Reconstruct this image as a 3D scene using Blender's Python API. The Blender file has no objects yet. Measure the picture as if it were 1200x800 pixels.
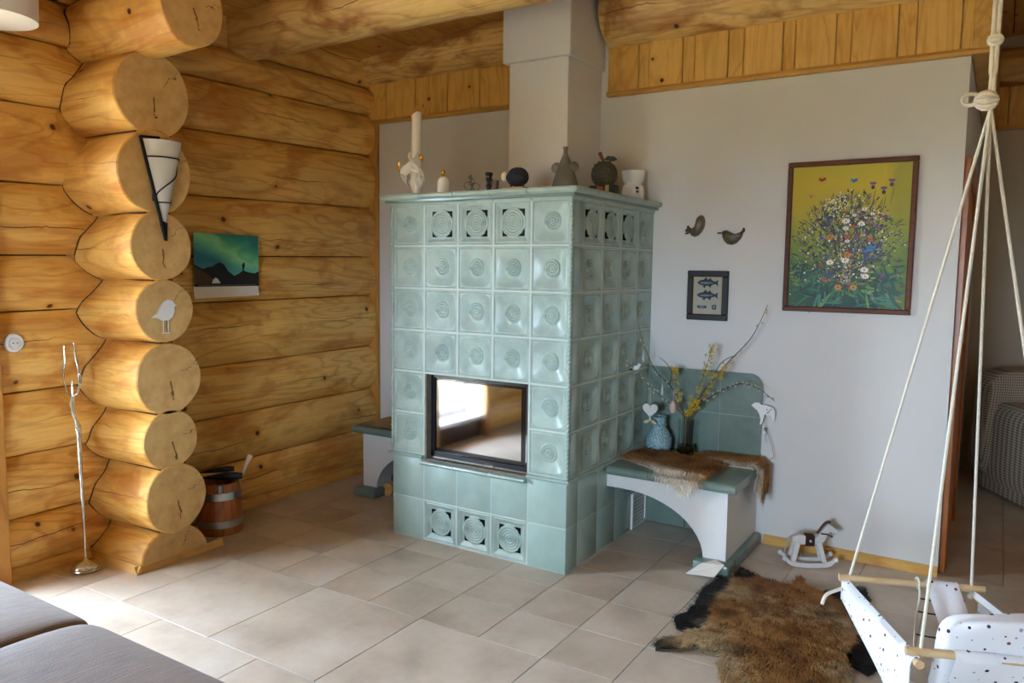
import bpy, bmesh, math, random
import numpy as np
from mathutils import Vector, Matrix, noise
from mathutils.geometry import delaunay_2d_cdt

SC = bpy.context.scene
COL = SC.collection
random.seed(7)
PI = math.pi

# ------------------------------------------------------------------ camera
cd = bpy.data.cameras.new('camera')
cam = bpy.data.objects.new('camera', cd)
COL.objects.link(cam)
cd.sensor_width = 36.0
cd.lens = 27.215
cd.clip_start = 0.05
rR = Vector((0.8458, 0.5334, 0.0119)); rU = Vector((-0.0604, 0.0737, 0.9954)); rF = Vector((-0.5301, 0.8427, -0.0946))
mw = Matrix.Identity(4)
for i in range(3):
    mw[i][0] = rR[i]; mw[i][1] = rU[i]; mw[i][2] = -rF[i]
mw.translation = Vector((1.7321, -3.2702, 1.5020))
cam.matrix_world = mw
SC.camera = cam

# ------------------------------------------------------------------ sky, daylight portals, exposure
W = bpy.data.worlds.new('sky'); SC.world = W; W.use_nodes = True
bg = W.node_tree.nodes['Background']
bg.inputs[0].default_value = (0.58, 0.775, 1.0, 1)
bg.inputs[1].default_value = 42.0
SC.view_settings.view_transform = 'Standard'
SC.view_settings.look = 'None'
SC.view_settings.gamma = 1.0
SC.view_settings.use_curve_mapping = False
SC.view_settings.exposure = 1.0
SC.cycles.max_bounces = 8
SC.cycles.diffuse_bounces = 5
SC.cycles.glossy_bounces = 3
SC.cycles.transparent_max_bounces = 8
SC.cycles.sample_clamp_indirect = 8.0
SC.cycles.caustics_reflective = False
SC.cycles.caustics_refractive = False

def portal(name, loc, direction, sx, sy):
    l = bpy.data.lights.new(name, 'AREA'); l.shape = 'RECTANGLE'; l.size = sx; l.size_y = sy
    l.cycles.is_portal = True
    o = bpy.data.objects.new(name, l); COL.objects.link(o); o.location = loc
    o.rotation_euler = Vector(direction).to_track_quat('-Z', 'Y').to_euler()
    return o
WIN1 = (-2.30, -1.61, 0.20, 2.20)      # window in the log wall: y0 y1 z0 z1
WIN2 = (0.30, 1.50, 0.85, 1.75)        # fill window added behind the camera to lift the shadows: x0 x1 z0 z1
portal('daylight_portal', (-2.33, (WIN1[0]+WIN1[1])/2, (WIN1[2]+WIN1[3])/2), (1, 0, 0), WIN1[1]-WIN1[0], WIN1[3]-WIN1[2])
portal('daylight_portal', ((WIN2[0]+WIN2[1])/2, -5.12, (WIN2[2]+WIN2[3])/2), (0, 1, 0), WIN2[1]-WIN2[0], WIN2[3]-WIN2[2])

# ------------------------------------------------------------------ helpers
def C(h):
    h = h.lstrip('#')
    r = [int(h[i:i+2], 16)/255 for i in (0, 2, 4)]
    return tuple((x/12.92 if x <= 0.04045 else ((x+0.055)/1.055)**2.4) for x in r) + (1.0,)

def newmat(name):
    m = bpy.data.materials.new(name); m.use_nodes = True
    return m, m.node_tree, m.node_tree.nodes['Principled BSDF']

class G:
    """small wrapper to write node graphs"""
    def __init__(s, nt): s.nt = nt
    def n(s, t, **kw):
        x = s.nt.nodes.new(t)
        for k, v in kw.items():
            if isinstance(k, str) and hasattr(x, k): setattr(x, k, v)
        return x
    def l(s, a, b): s.nt.links.new(a, b)
    def coord(s, kind='Object'): return s.n('ShaderNodeTexCoord').outputs[kind]
    def mapping(s, vec, scale=(1,1,1), loc=(0,0,0), rot=(0,0,0)):
        m = s.n('ShaderNodeMapping'); s.l(vec, m.inputs['Vector'])
        m.inputs['Scale'].default_value = scale; m.inputs['Location'].default_value = loc; m.inputs['Rotation'].default_value = rot
        return m.outputs[0]
    def noise(s, vec, scale=5, detail=3, rough=.55, dist=0):
        x = s.n('ShaderNodeTexNoise'); s.l(vec, x.inputs['Vector'])
        x.inputs['Scale'].default_value = scale; x.inputs['Detail'].default_value = detail
        x.inputs['Roughness'].default_value = rough; x.inputs['Distortion'].default_value = dist
        return x.outputs['Fac']
    def voro(s, vec, scale=5, feature='F1', rnd=1.0):
        x = s.n('ShaderNodeTexVoronoi'); x.feature = feature; s.l(vec, x.inputs['Vector'])
        x.inputs['Scale'].default_value = scale; x.inputs['Randomness'].default_value = rnd
        return x
    def math(s, op, a, b=None, c=None, clamp=False):
        x = s.n('ShaderNodeMath'); x.operation = op; x.use_clamp = clamp
        for i, v in enumerate((a, b, c)):
            if v is None: continue
            if isinstance(v, (int, float)): x.inputs[i].default_value = v
            else: s.l(v, x.inputs[i])
        return x.outputs[0]
    def ramp(s, fac, stops, interp='LINEAR'):
        x = s.n('ShaderNodeValToRGB'); s.l(fac, x.inputs[0]); x.color_ramp.interpolation = interp
        e = x.color_ramp.elements
        while len(e) > 1: e.remove(e[-1])
        e[0].position = stops[0][0]; e[0].color = stops[0][1]
        for p, c in stops[1:]:
            k = e.new(p); k.color = c
        return x.outputs[0]
    def mix(s, fac, a, b, mode='MIX'):
        x = s.n('ShaderNodeMix'); x.data_type = 'RGBA'; x.blend_type = mode
        for sock, v in ((x.inputs[0], fac), (x.inputs[6], a), (x.inputs[7], b)):
            if isinstance(v, (int, float, tuple)): sock.default_value = v
            else: s.l(v, sock)
        return x.outputs[2]
    def vadd(s, a, b):
        x = s.n('ShaderNodeVectorMath'); x.operation = 'ADD'
        for i, v in enumerate((a, b)):
            if isinstance(v, tuple): x.inputs[i].default_value = v
            else: s.l(v, x.inputs[i])
        return x.outputs[0]
    def sep(s, v):
        x = s.n('ShaderNodeSeparateXYZ'); s.l(v, x.inputs[0]); return x.outputs
    def comb(s, a, b, c):
        x = s.n('ShaderNodeCombineXYZ')
        for i, v in enumerate((a, b, c)):
            if isinstance(v, (int, float)): x.inputs[i].default_value = v
            else: s.l(v, x.inputs[i])
        return x.outputs[0]
    def bump(s, h, strength=.3, dist=.01):
        x = s.n('ShaderNodeBump'); s.l(h, x.inputs['Height'])
        x.inputs['Strength'].default_value = strength; x.inputs['Distance'].default_value = dist
        return x.outputs[0]
    def rnd(s): return s.n('ShaderNodeObjectInfo').outputs['Random']

def simple(name, col, rough=.5, metal=0.0, var=0.0, vscale=8, bump=0.0, bscale=40, coat=0.0, spec=None):
    m, nt, p = newmat(name); g = G(nt)
    c = C(col) if isinstance(col, str) else col
    p.inputs['Roughness'].default_value = rough; p.inputs['Metallic'].default_value = metal
    p.inputs['Coat Weight'].default_value = coat
    if spec is not None: p.inputs['Specular IOR Level'].default_value = spec
    co = g.coord()
    nz = g.noise(co, vscale, 3)
    a = tuple(max(0, x*(1-var)) for x in c[:3])+(1,); b = tuple(min(1, x*(1+var)) for x in c[:3])+(1,)
    g.l(g.ramp(nz, [(.3, a), (.7, b)]), p.inputs['Base Color'])
    if bump:
        g.l(g.bump(g.noise(co, bscale, 3), bump, .004), p.inputs['Normal'])
    return m

def wood(name, axis, light, mid, dark, scale=1.0, knots=True, crack=True, rough=.45, stain=.5, objrand=True):
    """solid wood whose grain runs along the object's X, Y or Z axis"""
    m, nt, p = newmat(name); g = G(nt)
    co = g.coord()
    r = g.rnd()
    off = g.comb(g.math('MULTIPLY', r, 37.0), g.math('MULTIPLY', r, 19.0), g.math('MULTIPLY', r, 53.0))
    v = g.vadd(co, off)
    st = {'X': (1.1, 13, 13), 'Y': (13, 1.1, 13), 'Z': (13, 13, 1.1)}[axis]
    vs = g.mapping(v, tuple(x*scale for x in st))
    wv = g.noise(vs, 1.6, 5, .62, 1.1)
    fine = g.noise(g.mapping(v, tuple(x*scale*4 for x in st)), 3, 3, .6)
    sm = g.mapping(v, tuple((.5+.5*(x > 2))*3.0*scale for x in st))
    patch = g.noise(sm, 1.5, 4, .62, .5)
    wg = g.math('FRACT', g.math('MULTIPLY', g.noise(g.mapping(v, tuple((.55 if x < 2 else 3.2)*scale for x in st)), 1.0, 3, .5, .7), 11.0))
    base = g.ramp(wv, [(.28, C(mid)), (.52, C(light)), (.72, C(mid))])
    base = g.mix(g.math('MULTIPLY', g.ramp(wg, [(0, (1,1,1,1)), (.25, (0,0,0,1)), (.8, (0,0,0,1)), (1, (1,1,1,1))]), .42), base, C(dark))
    base = g.mix(g.math('MULTIPLY', g.ramp(patch, [(.5, (0,0,0,1)), (.64, (1,1,1,1))]), stain), base, C(dark))
    base = g.mix(g.math('MULTIPLY', fine, .22), base, C(mid), 'MULTIPLY')
    base = g.mix(.55, base, g.ramp(r, [(0, (.80,.78,.76,1)), (.5, (1,1,1,1)), (1, (.92,.88,.82,1))]), 'MULTIPLY')
    h = wv
    if knots:
        vo = g.voro(v, 4.3*scale)
        d = vo.outputs['Distance']
        kn = g.ramp(d, [(.055, (1,1,1,1)), (.08, (0,0,0,1))])
        halo = g.ramp(d, [(.08, (1,1,1,1)), (.2, (0,0,0,1))])
        base = g.mix(g.math('MULTIPLY', halo, .35), base, C(dark))
        base = g.mix(kn, base, C('#4a2810'))
    if crack:
        s = g.sep(co)
        iz = 2 if axis != 'Z' else 0
        ia = {'X': 0, 'Y': 1, 'Z': 2}[axis]
        along = s[ia]
        wob = g.noise(g.mapping(v, tuple(.9 if x < 2 else 0.0 for x in st)), 2.2, 6, .65)
        cz = g.math('ADD', g.math('MULTIPLY', g.math('SUBTRACT', wob, .5), .12), g.math('MULTIPLY', g.math('SUBTRACT', r, .5), .16))
        dd = g.math('ABSOLUTE', g.math('SUBTRACT', s[iz], cz))
        gate = g.noise(g.mapping(v, tuple(1.0 if x < 2 else 0.0 for x in st)), 1.3, 2)
        wid = g.math('MULTIPLY', g.math('SUBTRACT', gate, .45), .022, clamp=False)
        ck = g.math('LESS_THAN', dd, g.math('MINIMUM', g.math('MULTIPLY', wid, g.math('ADD', fine, .2)), .0024))
        base = g.mix(g.math('MULTIPLY', ck, .85), base, C('#3a2208'))
        h = g.math('SUBTRACT', wv, g.math('MULTIPLY', ck, 1.5))
    g.l(base, p.inputs['Base Color'])
    p.inputs['Roughness'].default_value = rough
    g.l(g.bump(h, .18, .006), p.inputs['Normal'])
    return m

def endgrain(name, axes, light, dark):
    m, nt, p = newmat(name); g = G(nt)
    co = g.coord(); s = g.sep(co); r = g.rnd()
    a, b = s[axes[0]], s[axes[1]]
    nz = g.noise(co, 9, 3)
    rr = g.math('SQRT', g.math('ADD', g.math('MULTIPLY', a, a), g.math('MULTIPLY', b, b)))
    rr2 = g.math('ADD', rr, g.math('MULTIPLY', nz, .022))
    ring = g.math('SINE', g.math('MULTIPLY', rr2, 620))
    big = g.noise(co, 14, 4, .6)
    col = g.ramp(big, [(.3, C(dark)), (.65, C(light))])
    col = g.mix(g.math('MULTIPLY', g.math('ADD', g.math('MULTIPLY', ring, .5), .5), .13), col, C(dark), 'MULTIPLY')
    heart = g.ramp(rr, [(.0, (1,1,1,1)), (.11, (0,0,0,1))])
    col = g.mix(g.math('MULTIPLY', heart, .35), col, C(dark))
    # drying checks that run out from the heart
    ang = g.math('ARCTAN2', a, b)
    for k, (ao, w, r0, r1) in enumerate(((2.95, .012, .012, .11), (1.0, .005, .07, .2))):
        aa = g.math('ADD', ao, g.math('MULTIPLY', g.math('SUBTRACT', r, .5), 1.0*(1 if k % 2 else -.35)))
        da = g.math('ABSOLUTE', g.math('SUBTRACT', g.math('ADD', ang, g.math('MULTIPLY', g.math('SUBTRACT', g.noise(co, 30, 3), .5), .6)), aa))
        arc = g.math('MULTIPLY', da, rr)
        on = g.math('MULTIPLY', g.math('LESS_THAN', arc, w*.35), g.math('MULTIPLY', g.math('GREATER_THAN', rr, r0), g.math('LESS_THAN', rr, r1)))
        col = g.mix(g.math('MULTIPLY', on, .85), col, C('#4a2c0c'))
    g.l(col, p.inputs['Base Color']); p.inputs['Roughness'].default_value = .6
    g.l(g.bump(big, .15, .004), p.inputs['Normal'])
    return m

def vcol(name, rough=.6, mul=1.0):
    m, nt, p = newmat(name); g = G(nt)
    a = g.n('ShaderNodeAttribute'); a.attribute_name = 'Col'
    g.l(a.outputs['Color'], p.inputs['Base Color']); p.inputs['Roughness'].default_value = rough
    return m

# ------------------------------------------------------------------ mesh builder
class MB:
    def __init__(s): s.v = []; s.f = []; s.m = []; s.c = None
    def add(s, v, f, mi=0):
        o = len(s.v); s.v += [tuple(x) for x in v]
        s.f += [tuple(i+o for i in q) for q in f]; s.m += [mi]*len(f)
        return s
    def box(s, x0, x1, y0, y1, z0, z1, mi=0, bev=0.0, seg=1):
        if bev <= 0:
            v = [(x0,y0,z0),(x1,y0,z0),(x1,y1,z0),(x0,y1,z0),(x0,y0,z1),(x1,y0,z1),(x1,y1,z1),(x0,y1,z1)]
            return s.add(v, [(0,3,2,1),(4,5,6,7),(0,1,5,4),(1,2,6,5),(2,3,7,6),(3,0,4,7)], mi)
        bm = bmesh.new(); bmesh.ops.create_cube(bm, size=1)
        for q in bm.verts:
            q.co = Vector(((x0+x1)/2+q.co.x*(x1-x0), (y0+y1)/2+q.co.y*(y1-y0), (z0+z1)/2+q.co.z*(z1-z0)))
        bmesh.ops.bevel(bm, geom=list(bm.edges), offset=bev, segments=seg, affect='EDGES', profile=.5)
        bm.verts.index_update()
        s.add([q.co[:] for q in bm.verts], [[q.index for q in f.verts] for f in bm.faces], mi); bm.free()
        return s
    def tube(s, pts, rad, seg=8, mi=0, caps=True, closed=False):
        pts = [Vector(p) for p in pts]; n = len(pts)
        if not hasattr(rad, '__len__'): rad = [rad]*n
        vs, fs = [], []
        prev = None
        for i, p in enumerate(pts):
            if closed: t = pts[(i+1) % n]-pts[(i-1) % n]
            else: t = pts[min(i+1, n-1)]-pts[max(i-1, 0)]
            if t.length < 1e-9: t = Vector((0,0,1))
            t.normalize()
            if prev is None:
                a = Vector((0,0,1)) if abs(t.z) < .9 else Vector((1,0,0))
                u = t.cross(a).normalized()
            else:
                u = prev - t*prev.dot(t)
                if u.length < 1e-6: u = t.orthogonal()
                u.normalize()
            prev = u; w = t.cross(u)
            for k in range(seg):
                an = 2*PI*k/seg
                vs.append(p+(u*math.cos(an)+w*math.sin(an))*rad[i])
        m = n if closed else n-1
        for i in range(m):
            j = (i+1) % n
            for k in range(seg):
                k2 = (k+1) % seg
                fs.append((i*seg+k, i*seg+k2, j*seg+k2, j*seg+k))
        if caps and not closed:
            fs.append(tuple(range(seg-1, -1, -1))); fs.append(tuple((n-1)*seg+k for k in range(seg)))
        return s.add(vs, fs, mi)
    def lathe(s, prof, c=(0,0,0), seg=24, mi=0, sx=1, sy=1):
        vs, fs = [], []
        n = len(prof)
        for r, z in prof:
            for k in range(seg):
                a = 2*PI*k/seg; vs.append((c[0]+r*sx*math.cos(a), c[1]+r*sy*math.sin(a), c[2]+z))
        for i in range(n-1):
            for k in range(seg):
                k2 = (k+1) % seg; fs.append((i*seg+k, i*seg+k2, (i+1)*seg+k2, (i+1)*seg+k))
        fs.append(tuple(range(seg-1, -1, -1))); fs.append(tuple((n-1)*seg+k for k in range(seg)))
        return s.add(vs, fs, mi)
    def ball(s, c, r, nu=14, nv=9, mi=0, rotm=None):
        if not hasattr(r, '__len__'): r = (r, r, r)
        vs, fs = [], []
        for j in range(nv+1):
            th = PI*j/nv
            for k in range(nu):
                a = 2*PI*k/nu
                q = Vector((r[0]*math.sin(th)*math.cos(a), r[1]*math.sin(th)*math.sin(a), -r[2]*math.cos(th)))
                if rotm: q = rotm @ q
                vs.append(Vector(c)+q)
        for j in range(nv):
            for k in range(nu):
                k2 = (k+1) % nu; fs.append((j*nu+k, j*nu+k2, (j+1)*nu+k2, (j+1)*nu+k))
        return s.add(vs, fs, mi)
    def prism(s, poly, fn, t0, t1, mi=0):
        """poly: 2-D outline; fn(a,b,t) -> point; extruded from t0 to t1"""
        n = len(poly)
        vs = [fn(a, b, t0) for a, b in poly]+[fn(a, b, t1) for a, b in poly]
        fs = [tuple(range(n-1, -1, -1)), tuple(range(n, 2*n))]
        fs += [(i, (i+1) % n, n+(i+1) % n, n+i) for i in range(n)]
        return s.add(vs, fs, mi)
    def pillow(s, c, h, e=5, n=14, mi=0, fn=None, ex=None):
        """rounded cushion: cube grid pushed to a superquadric with half sizes h"""
        bm = bmesh.new(); bmesh.ops.create_cube(bm, size=2)
        bmesh.ops.subdivide_edges(bm, edges=list(bm.edges), cuts=n, use_grid_fill=True)
        for q in bm.verts:
            p = q.co; k = (abs(p.x)**e+abs(p.y)**e+abs(p.z)**e)**(1/e) if ex is None else (abs(p.x)**ex+(abs(p.y)**e+abs(p.z)**e)**(ex/e))**(1/ex)
            d = p/k
            d = Vector((d.x*h[0], d.y*h[1], d.z*h[2]))
            if fn: d = fn(d)
            q.co = Vector(c)+d
        bm.verts.index_update()
        s.add([q.co[:] for q in bm.verts], [[q.index for q in f.verts] for f in bm.faces], mi); bm.free()
        return s
    def mesh(s, name, mats, smooth=True, origin=(0,0,0), angle=38, cols=None):
        o = Vector(origin)
        me = bpy.data.meshes.new(name)
        me.from_pydata([tuple(Vector(x)-o) for x in s.v], [], s.f)
        for x in (mats if isinstance(mats, (list, tuple)) else [mats]): me.materials.append(x)
        if any(s.m): me.polygons.foreach_set('material_index', s.m)
        if cols is not None:
            at = me.color_attributes.new('Col', 'FLOAT_COLOR', 'POINT')
            at.data.foreach_set('color', np.asarray(cols, dtype=np.float32).ravel())
        me.validate(); me.update()
        if smooth:
            me.polygons.foreach_set('use_smooth', [True]*len(me.polygons))
            me.set_sharp_from_angle(angle=math.radians(angle))
        return me
    def build(s, name, mats, parent=None, smooth=True, origin=None, angle=38, cols=None):
        origin = Vector(origin) if origin is not None else (WL[parent.name] if parent else Vector((0,0,0)))
        return place(name, s.mesh(name, mats, smooth, origin, angle, cols), parent, origin)
WL = {}
def place(name, me, parent=None, loc=(0,0,0), rot=None):
    """link one object holding the mesh, its origin at the world point loc"""
    o = bpy.data.objects.new(name, me); COL.objects.link(o)
    loc = Vector(loc)
    if parent: o.parent = parent; o.location = loc-WL[parent.name]
    else: o.location = loc
    if rot: o.rotation_euler = rot
    WL[o.name] = loc
    return o
def tag(o, label=None, cat=None, group=None, kind=None):
    if label: o['label'] = label
    if cat: o['category'] = cat
    if group: o['group'] = group
    if kind: o['kind'] = kind
    return o
def thing(name, label, cat, loc=(0,0,0), group=None):
    o = place(name, None, None, loc); o.empty_display_size = .1
    return tag(o, label, cat, group)
def struct(name, label=None, loc=(0,0,0)):
    o = place(name, None, None, loc); o.empty_display_size = .1
    return tag(o, label, kind='structure')
def sbuild(name, mb, mats, label=None, smooth=False):
    return tag(mb.build(name, mats, None, smooth), label, kind='structure')
def smooth01(x): x = max(0, min(1, x)); return x*x*(3-2*x)

# ------------------------------------------------------------------ materials
M = {}
LOGC = ('#efc774', '#dfa342', '#b06212')
M['log_y'] = wood('log_wood_y', 'Y', *LOGC, stain=.55)
M['log_x'] = wood('log_wood_x', 'X', *LOGC, stain=.55)
M['beam_x'] = wood('beam_wood_x', 'X', '#f0d08a', '#e0b05c', '#9c581c', stain=.8, crack=True)
M['end_yz'] = endgrain('log_end_grain', (1, 2), '#dbb676', '#c3965a')
M['plank_z'] = wood('pine_board_upright', 'Z', '#ecc06a', '#deaa50', '#bd7e2c', crack=False, stain=.25, scale=1.3)
M['plank_y'] = wood('pine_board_ceiling', 'Y', '#dfac58', '#cc9344', '#a5672a', crack=False, stain=.3, scale=1.2)
M['trim_x'] = wood('pine_trim_x', 'X', '#d9ab5c', '#cb9848', '#b07a34', crack=False, knots=False, stain=.2)
M['trim_y'] = wood('pine_trim_y', 'Y', '#d9ab5c', '#cb9848', '#b07a34', crack=False, knots=False, stain=.2)
M['trim_z'] = wood('pine_trim_z', 'Z', '#cf984a', '#c08538', '#a46a2a', crack=False, knots=False, stain=.2)
M['door_z'] = wood('varnished_door_wood', 'Z', '#c2742e', '#ad6224', '#834516', crack=False, knots=False, stain=.4, rough=.35)
M['gapwood'] = simple('dark_gap_brown', '#5a3a18', .9)  # dark brown for the backings and for the drawn gap darkness
M['plaster'] = simple('white_plaster', '#d6d4d1', .85, var=.02, vscale=3, bump=.10, bscale=60)
M['plaster_warm'] = simple('tan_plaster', '#cbbda8', .85, var=.03, vscale=3, bump=.10, bscale=60)
M['grout_floor'] = simple('floor_grout', '#a39a8f', .9, var=.05)
M['black'] = simple('black_metal', '#1b1a19', .45, metal=.3)
M['iron'] = simple('forged_steel', '#c6c4c0', .22, metal=1.0, var=.25, vscale=30, bump=.5, bscale=60)
M['steel'] = simple('brushed_steel', '#b4b4b4', .32, metal=1.0, var=.1)
M['chrome'] = simple('chrome', '#d8d8d8', .12, metal=1.0)
M['white'] = simple('white_paint', '#e4e2de', .5)
M['porcelain'] = simple('white_porcelain', '#e6e3dc', .22, coat=.4)
M['gold'] = simple('gold', '#c8953a', .28, metal=1.0)
M['black_fill'] = simple('core_black', '#0c0c0c', .9)

def floor_tile_mat():
    m, nt, p = newmat('sandstone_floor_tile'); g = G(nt)
    r = g.rnd(); co = g.coord()
    v = g.vadd(co, g.comb(g.math('MULTIPLY', r, 31), g.math('MULTIPLY', r, 57), 0.0))
    a = g.noise(v, 2.6, 5, .6); b = g.noise(v, 22, 4, .65)
    c = g.ramp(a, [(.3, C('#ab9b8a')), (.5, C('#c5b6a4')), (.72, C('#d3c8ba'))])
    c = g.mix(g.math('MULTIPLY', b, .25), c, C('#9c8d80'), 'MIX')
    c = g.mix(.6, c, g.ramp(r, [(0, (.88,.86,.84,1)), (1, (1,1,1,1))]), 'MULTIPLY')
    g.l(c, p.inputs['Base Color'])
    g.l(g.ramp(b, [(.3, (.30,)*3+(1,)), (.7, (.48,)*3+(1,))]), p.inputs['Roughness'])
    g.l(g.bump(b, .08, .003), p.inputs['Normal'])
    return m
M['floor_tile'] = floor_tile_mat()

def glaze(name, col, dark, rough=.34, coat=.12):
    m, nt, p = newmat(name); g = G(nt)
    r = g.rnd(); co = g.coord()
    v = g.vadd(co, g.comb(g.math('MULTIPLY', r, 31), g.math('MULTIPLY', r, 57), 0.0))
    a = g.noise(v, 9, 4, .6); b = g.noise(v, 60, 3)
    c = g.ramp(a, [(.3, C(dark)), (.62, C(col))])
    c = g.mix(g.math('MULTIPLY', b, .12), c, C(dark))
    c = g.mix(.5, c, g.ramp(r, [(0, (.9,.9,.9,1)), (1, (1,1,1,1))]), 'MULTIPLY')
    g.l(c, p.inputs['Base Color']); p.inputs['Roughness'].default_value = rough
    p.inputs['Coat Weight'].default_value = coat; p.inputs['Coat Roughness'].default_value = .15
    g.l(g.bump(b, .04, .002), p.inputs['Normal'])
    return m
M['glaze'] = glaze('celadon_glaze', '#a3b5ac', '#8d9f96', rough=.36, coat=.12)
M['glaze_flat'] = glaze('celadon_glaze_flat', '#9bb0a8', '#90a59d', rough=.35, coat=.15)
M['glaze_bench'] = glaze('dark_celadon_glaze', '#76877d', '#67786e', rough=.3, coat=.2)
M['grout'] = simple('light_grout', '#bfc8bf', .9, var=.03)
M['stone'] = simple('firebox_stone', '#7d7466', .8, var=.2, vscale=30)

def glass_thin(name, tint=(1,1,1,1), refl=.12):
    m = bpy.data.materials.new(name); m.use_nodes = True; nt = m.node_tree; g = G(nt)
    for x in list(nt.nodes):
        if x.type == 'BSDF_PRINCIPLED': nt.nodes.remove(x)
    t = g.n('ShaderNodeBsdfTransparent'); t.inputs[0].default_value = tint
    gl = g.n('ShaderNodeBsdfGlossy'); gl.inputs['Roughness'].default_value = .02
    fr = g.n('ShaderNodeFresnel'); fr.inputs[0].default_value = 1.45
    geo = g.n('ShaderNodeNewGeometry')
    fac = g.math('MULTIPLY', fr.outputs[0], g.math('SUBTRACT', 1.0, geo.outputs['Backfacing']))
    mx = g.n('ShaderNodeMixShader'); g.l(fac, mx.inputs[0]); g.l(t.outputs[0], mx.inputs[1]); g.l(gl.outputs[0], mx.inputs[2])
    g.l(mx.outputs[0], nt.nodes['Material Output'].inputs[0])
    return m
M['pane'] = glass_thin('window_glass')
M['vase_glass'] = glass_thin('clear_glass', (.88,.92,.90,1))
#MAIN
# ================================================================== SETTING
YW = 1.0175      # face of the white wall
CEIL = 2.93
SLOPE = .078                      # the ceiling rises away from the log wall
def ceil_z(x): return CEIL+SLOPE*(x+2.1)
def tilt(b):
    b.v = [(x, y, z+SLOPE*(x+2.1)) for x, y, z in b.v]; return b
# ---- floor: tiles of one and two modules
floor = struct('floor', 'beige sandstone look tile floor in two tile sizes')
mb = MB(); mb.box(-2.6, 3.5, -5.2, 3.7, -.12, -.004)
mb.build('grout_bed', M['grout_floor'], floor, smooth=False)
GX, GY, GM = .0115, -.1645, .303
def tile_mesh(n):
    w = GM*n-.003
    b = MB().box(-w/2, w/2, -w/2, w/2, -.012, 0, bev=.0008)
    return b.mesh('floor_tile', M['floor_tile'], smooth=False)
TM = {1: tile_mesh(1), 2: tile_mesh(2)}
used = set()
def put_tile(i, j, n):
    for a in range(n):
        for b in range(n): used.add((i+a, j+b))
    place('tile', TM[n], floor, (GX+(i+n/2)*GM, GY+(j+n/2)*GM, 0))
for a in ((-3,-4), (-1,-4), (-5,-4), (2,-3)): put_tile(*a, 2)
def small(i, j):
    return (-2 <= j <= 3 and -5 <= i <= 4)
for j in range(-16, 13):
    for i in range(-8, 11):
        if (i, j) in used: continue
        q = [(i, j), (i+1, j), (i, j+1), (i+1, j+1)]
        if not small(i, j) and all(k not in used and not small(*k) for k in q) and i < 10: put_tile(i, j, 2)
        else: put_tile(i, j, 1)

# ---- outdoors, seen through the window and mirrored in the stove door
mb = MB(); mb.add([(-30,-30,-.2),(30,-30,-.2),(30,30,-.2),(-30,30,-.2)], [(0,1,2,3)])
sbuild('ground', mb, simple('garden_ground', '#bfa277', .95, var=.2, vscale=2), 'tan garden ground outside the window, coloured to warm the bounced light')  # ground toned tan so light bounced up through the windows turns warm

mb = MB(); mb.box(-3.35, -2.41, -6.0, 1.6, 2.50, 2.60)  # unseen eave, added to cut steep sky light near the window
sbuild('shading_eave', mb, M['trim_y'], 'unseen wooden eave added over the window to cut the sky light')
# ---- the log wall
JN = [(0,0),(.278,.308),(.583,.600),(.885,.918),(1.270,1.290),(1.535,1.567),(1.875,1.918),(2.240,2.293),(2.545,2.572),(2.750,2.768),(3.03,3.05)]
def jz(k, y):
    a, b = JN[k]; return a+(b-a)*(max(-2, min(1, y))+1.35)/2.2
XF = -2.13      # where the logs bulge to
NOTCH = -.975
def wall_log(k, y0, y1, parent):
    n = max(2, int((y1-y0)/.045)); na = 22
    vs, fs = [], []
    ph = random.random()*9
    ring = na+2
    zc0 = (jz(k, 0)+jz(k+1, 0))/2
    for i in range(n+1):
        y = y0+(y1-y0)*i/n
        zl, zh = jz(k, y)+.0032, jz(k+1, y)-.0032
        h = (zh-zl)/2; zc = (zh+zl)/2
        R = .19
        wob = .004*math.sin(y*2.3+ph)+.003*math.sin(y*5.1+ph*2)
        s = smooth01(1-abs(y-NOTCH)/.50)
        for j in range(na+1):
            a = -1+2*j/na
            a = math.copysign(1-(1-abs(a))**1.5, a)
            q = h*a; p = R-.062*abs(a)**2.7
            p = min(p, R+.012-s*(.020+.115*max(0, a)))      # scarf: flat cut beside the crossing logs
            vs.append((XF-R+p+wob, y, zc+q))
        vs.append((XF-R-.06, y, zh)); vs.append((XF-R-.06, y, zl))
        ring = na+3
    for i in range(n):
        for j in range(ring):
            j2 = (j+1) % ring
            fs.append((i*ring+j, (i+1)*ring+j, (i+1)*ring+j2, i*ring+j2))
    fs.append(tuple(range(ring))); fs.append(tuple(n*ring+j for j in range(ring-1, -1, -1)))
    b = MB().add(vs, fs)
    return b.build('log', M['log_y'], parent, smooth=True, origin=(XF-.15, 0, zc0), angle=30)
wall_left = struct('wall_left', 'golden round log wall with protruding cross log ends')
for k in range(10):
    zl, zh = JN[k][0], JN[k+1][0]
    if k == 0 or zl > WIN1[3]-.08: wall_log(k, -5.1, .992, wall_left) if k else (wall_log(k, WIN1[1]+.02, .992, wall_left), wall_log(k, -5.1, WIN1[0]-.02, wall_left))
    else:
        wall_log(k, WIN1[1]+.02, .992, wall_left); wall_log(k, -5.1, WIN1[0]-.02, wall_left)
mb = MB()
mb.box(-2.40, -2.27, -5.3, WIN1[0]-.02, -.05, 3.05); mb.box(-2.40, -2.27, WIN1[1]+.02, 1.2, -.05, 3.05)
mb.box(-2.40, -2.27, WIN1[0]-.02, WIN1[1]+.02, WIN1[3]+.02, 3.05); mb.box(-2.40, -2.16, WIN1[0]-.02, WIN1[1]+.02, -.05, WIN1[2]-.02)
mb.build('backing', M['gapwood'], wall_left, smooth=False)
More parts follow.
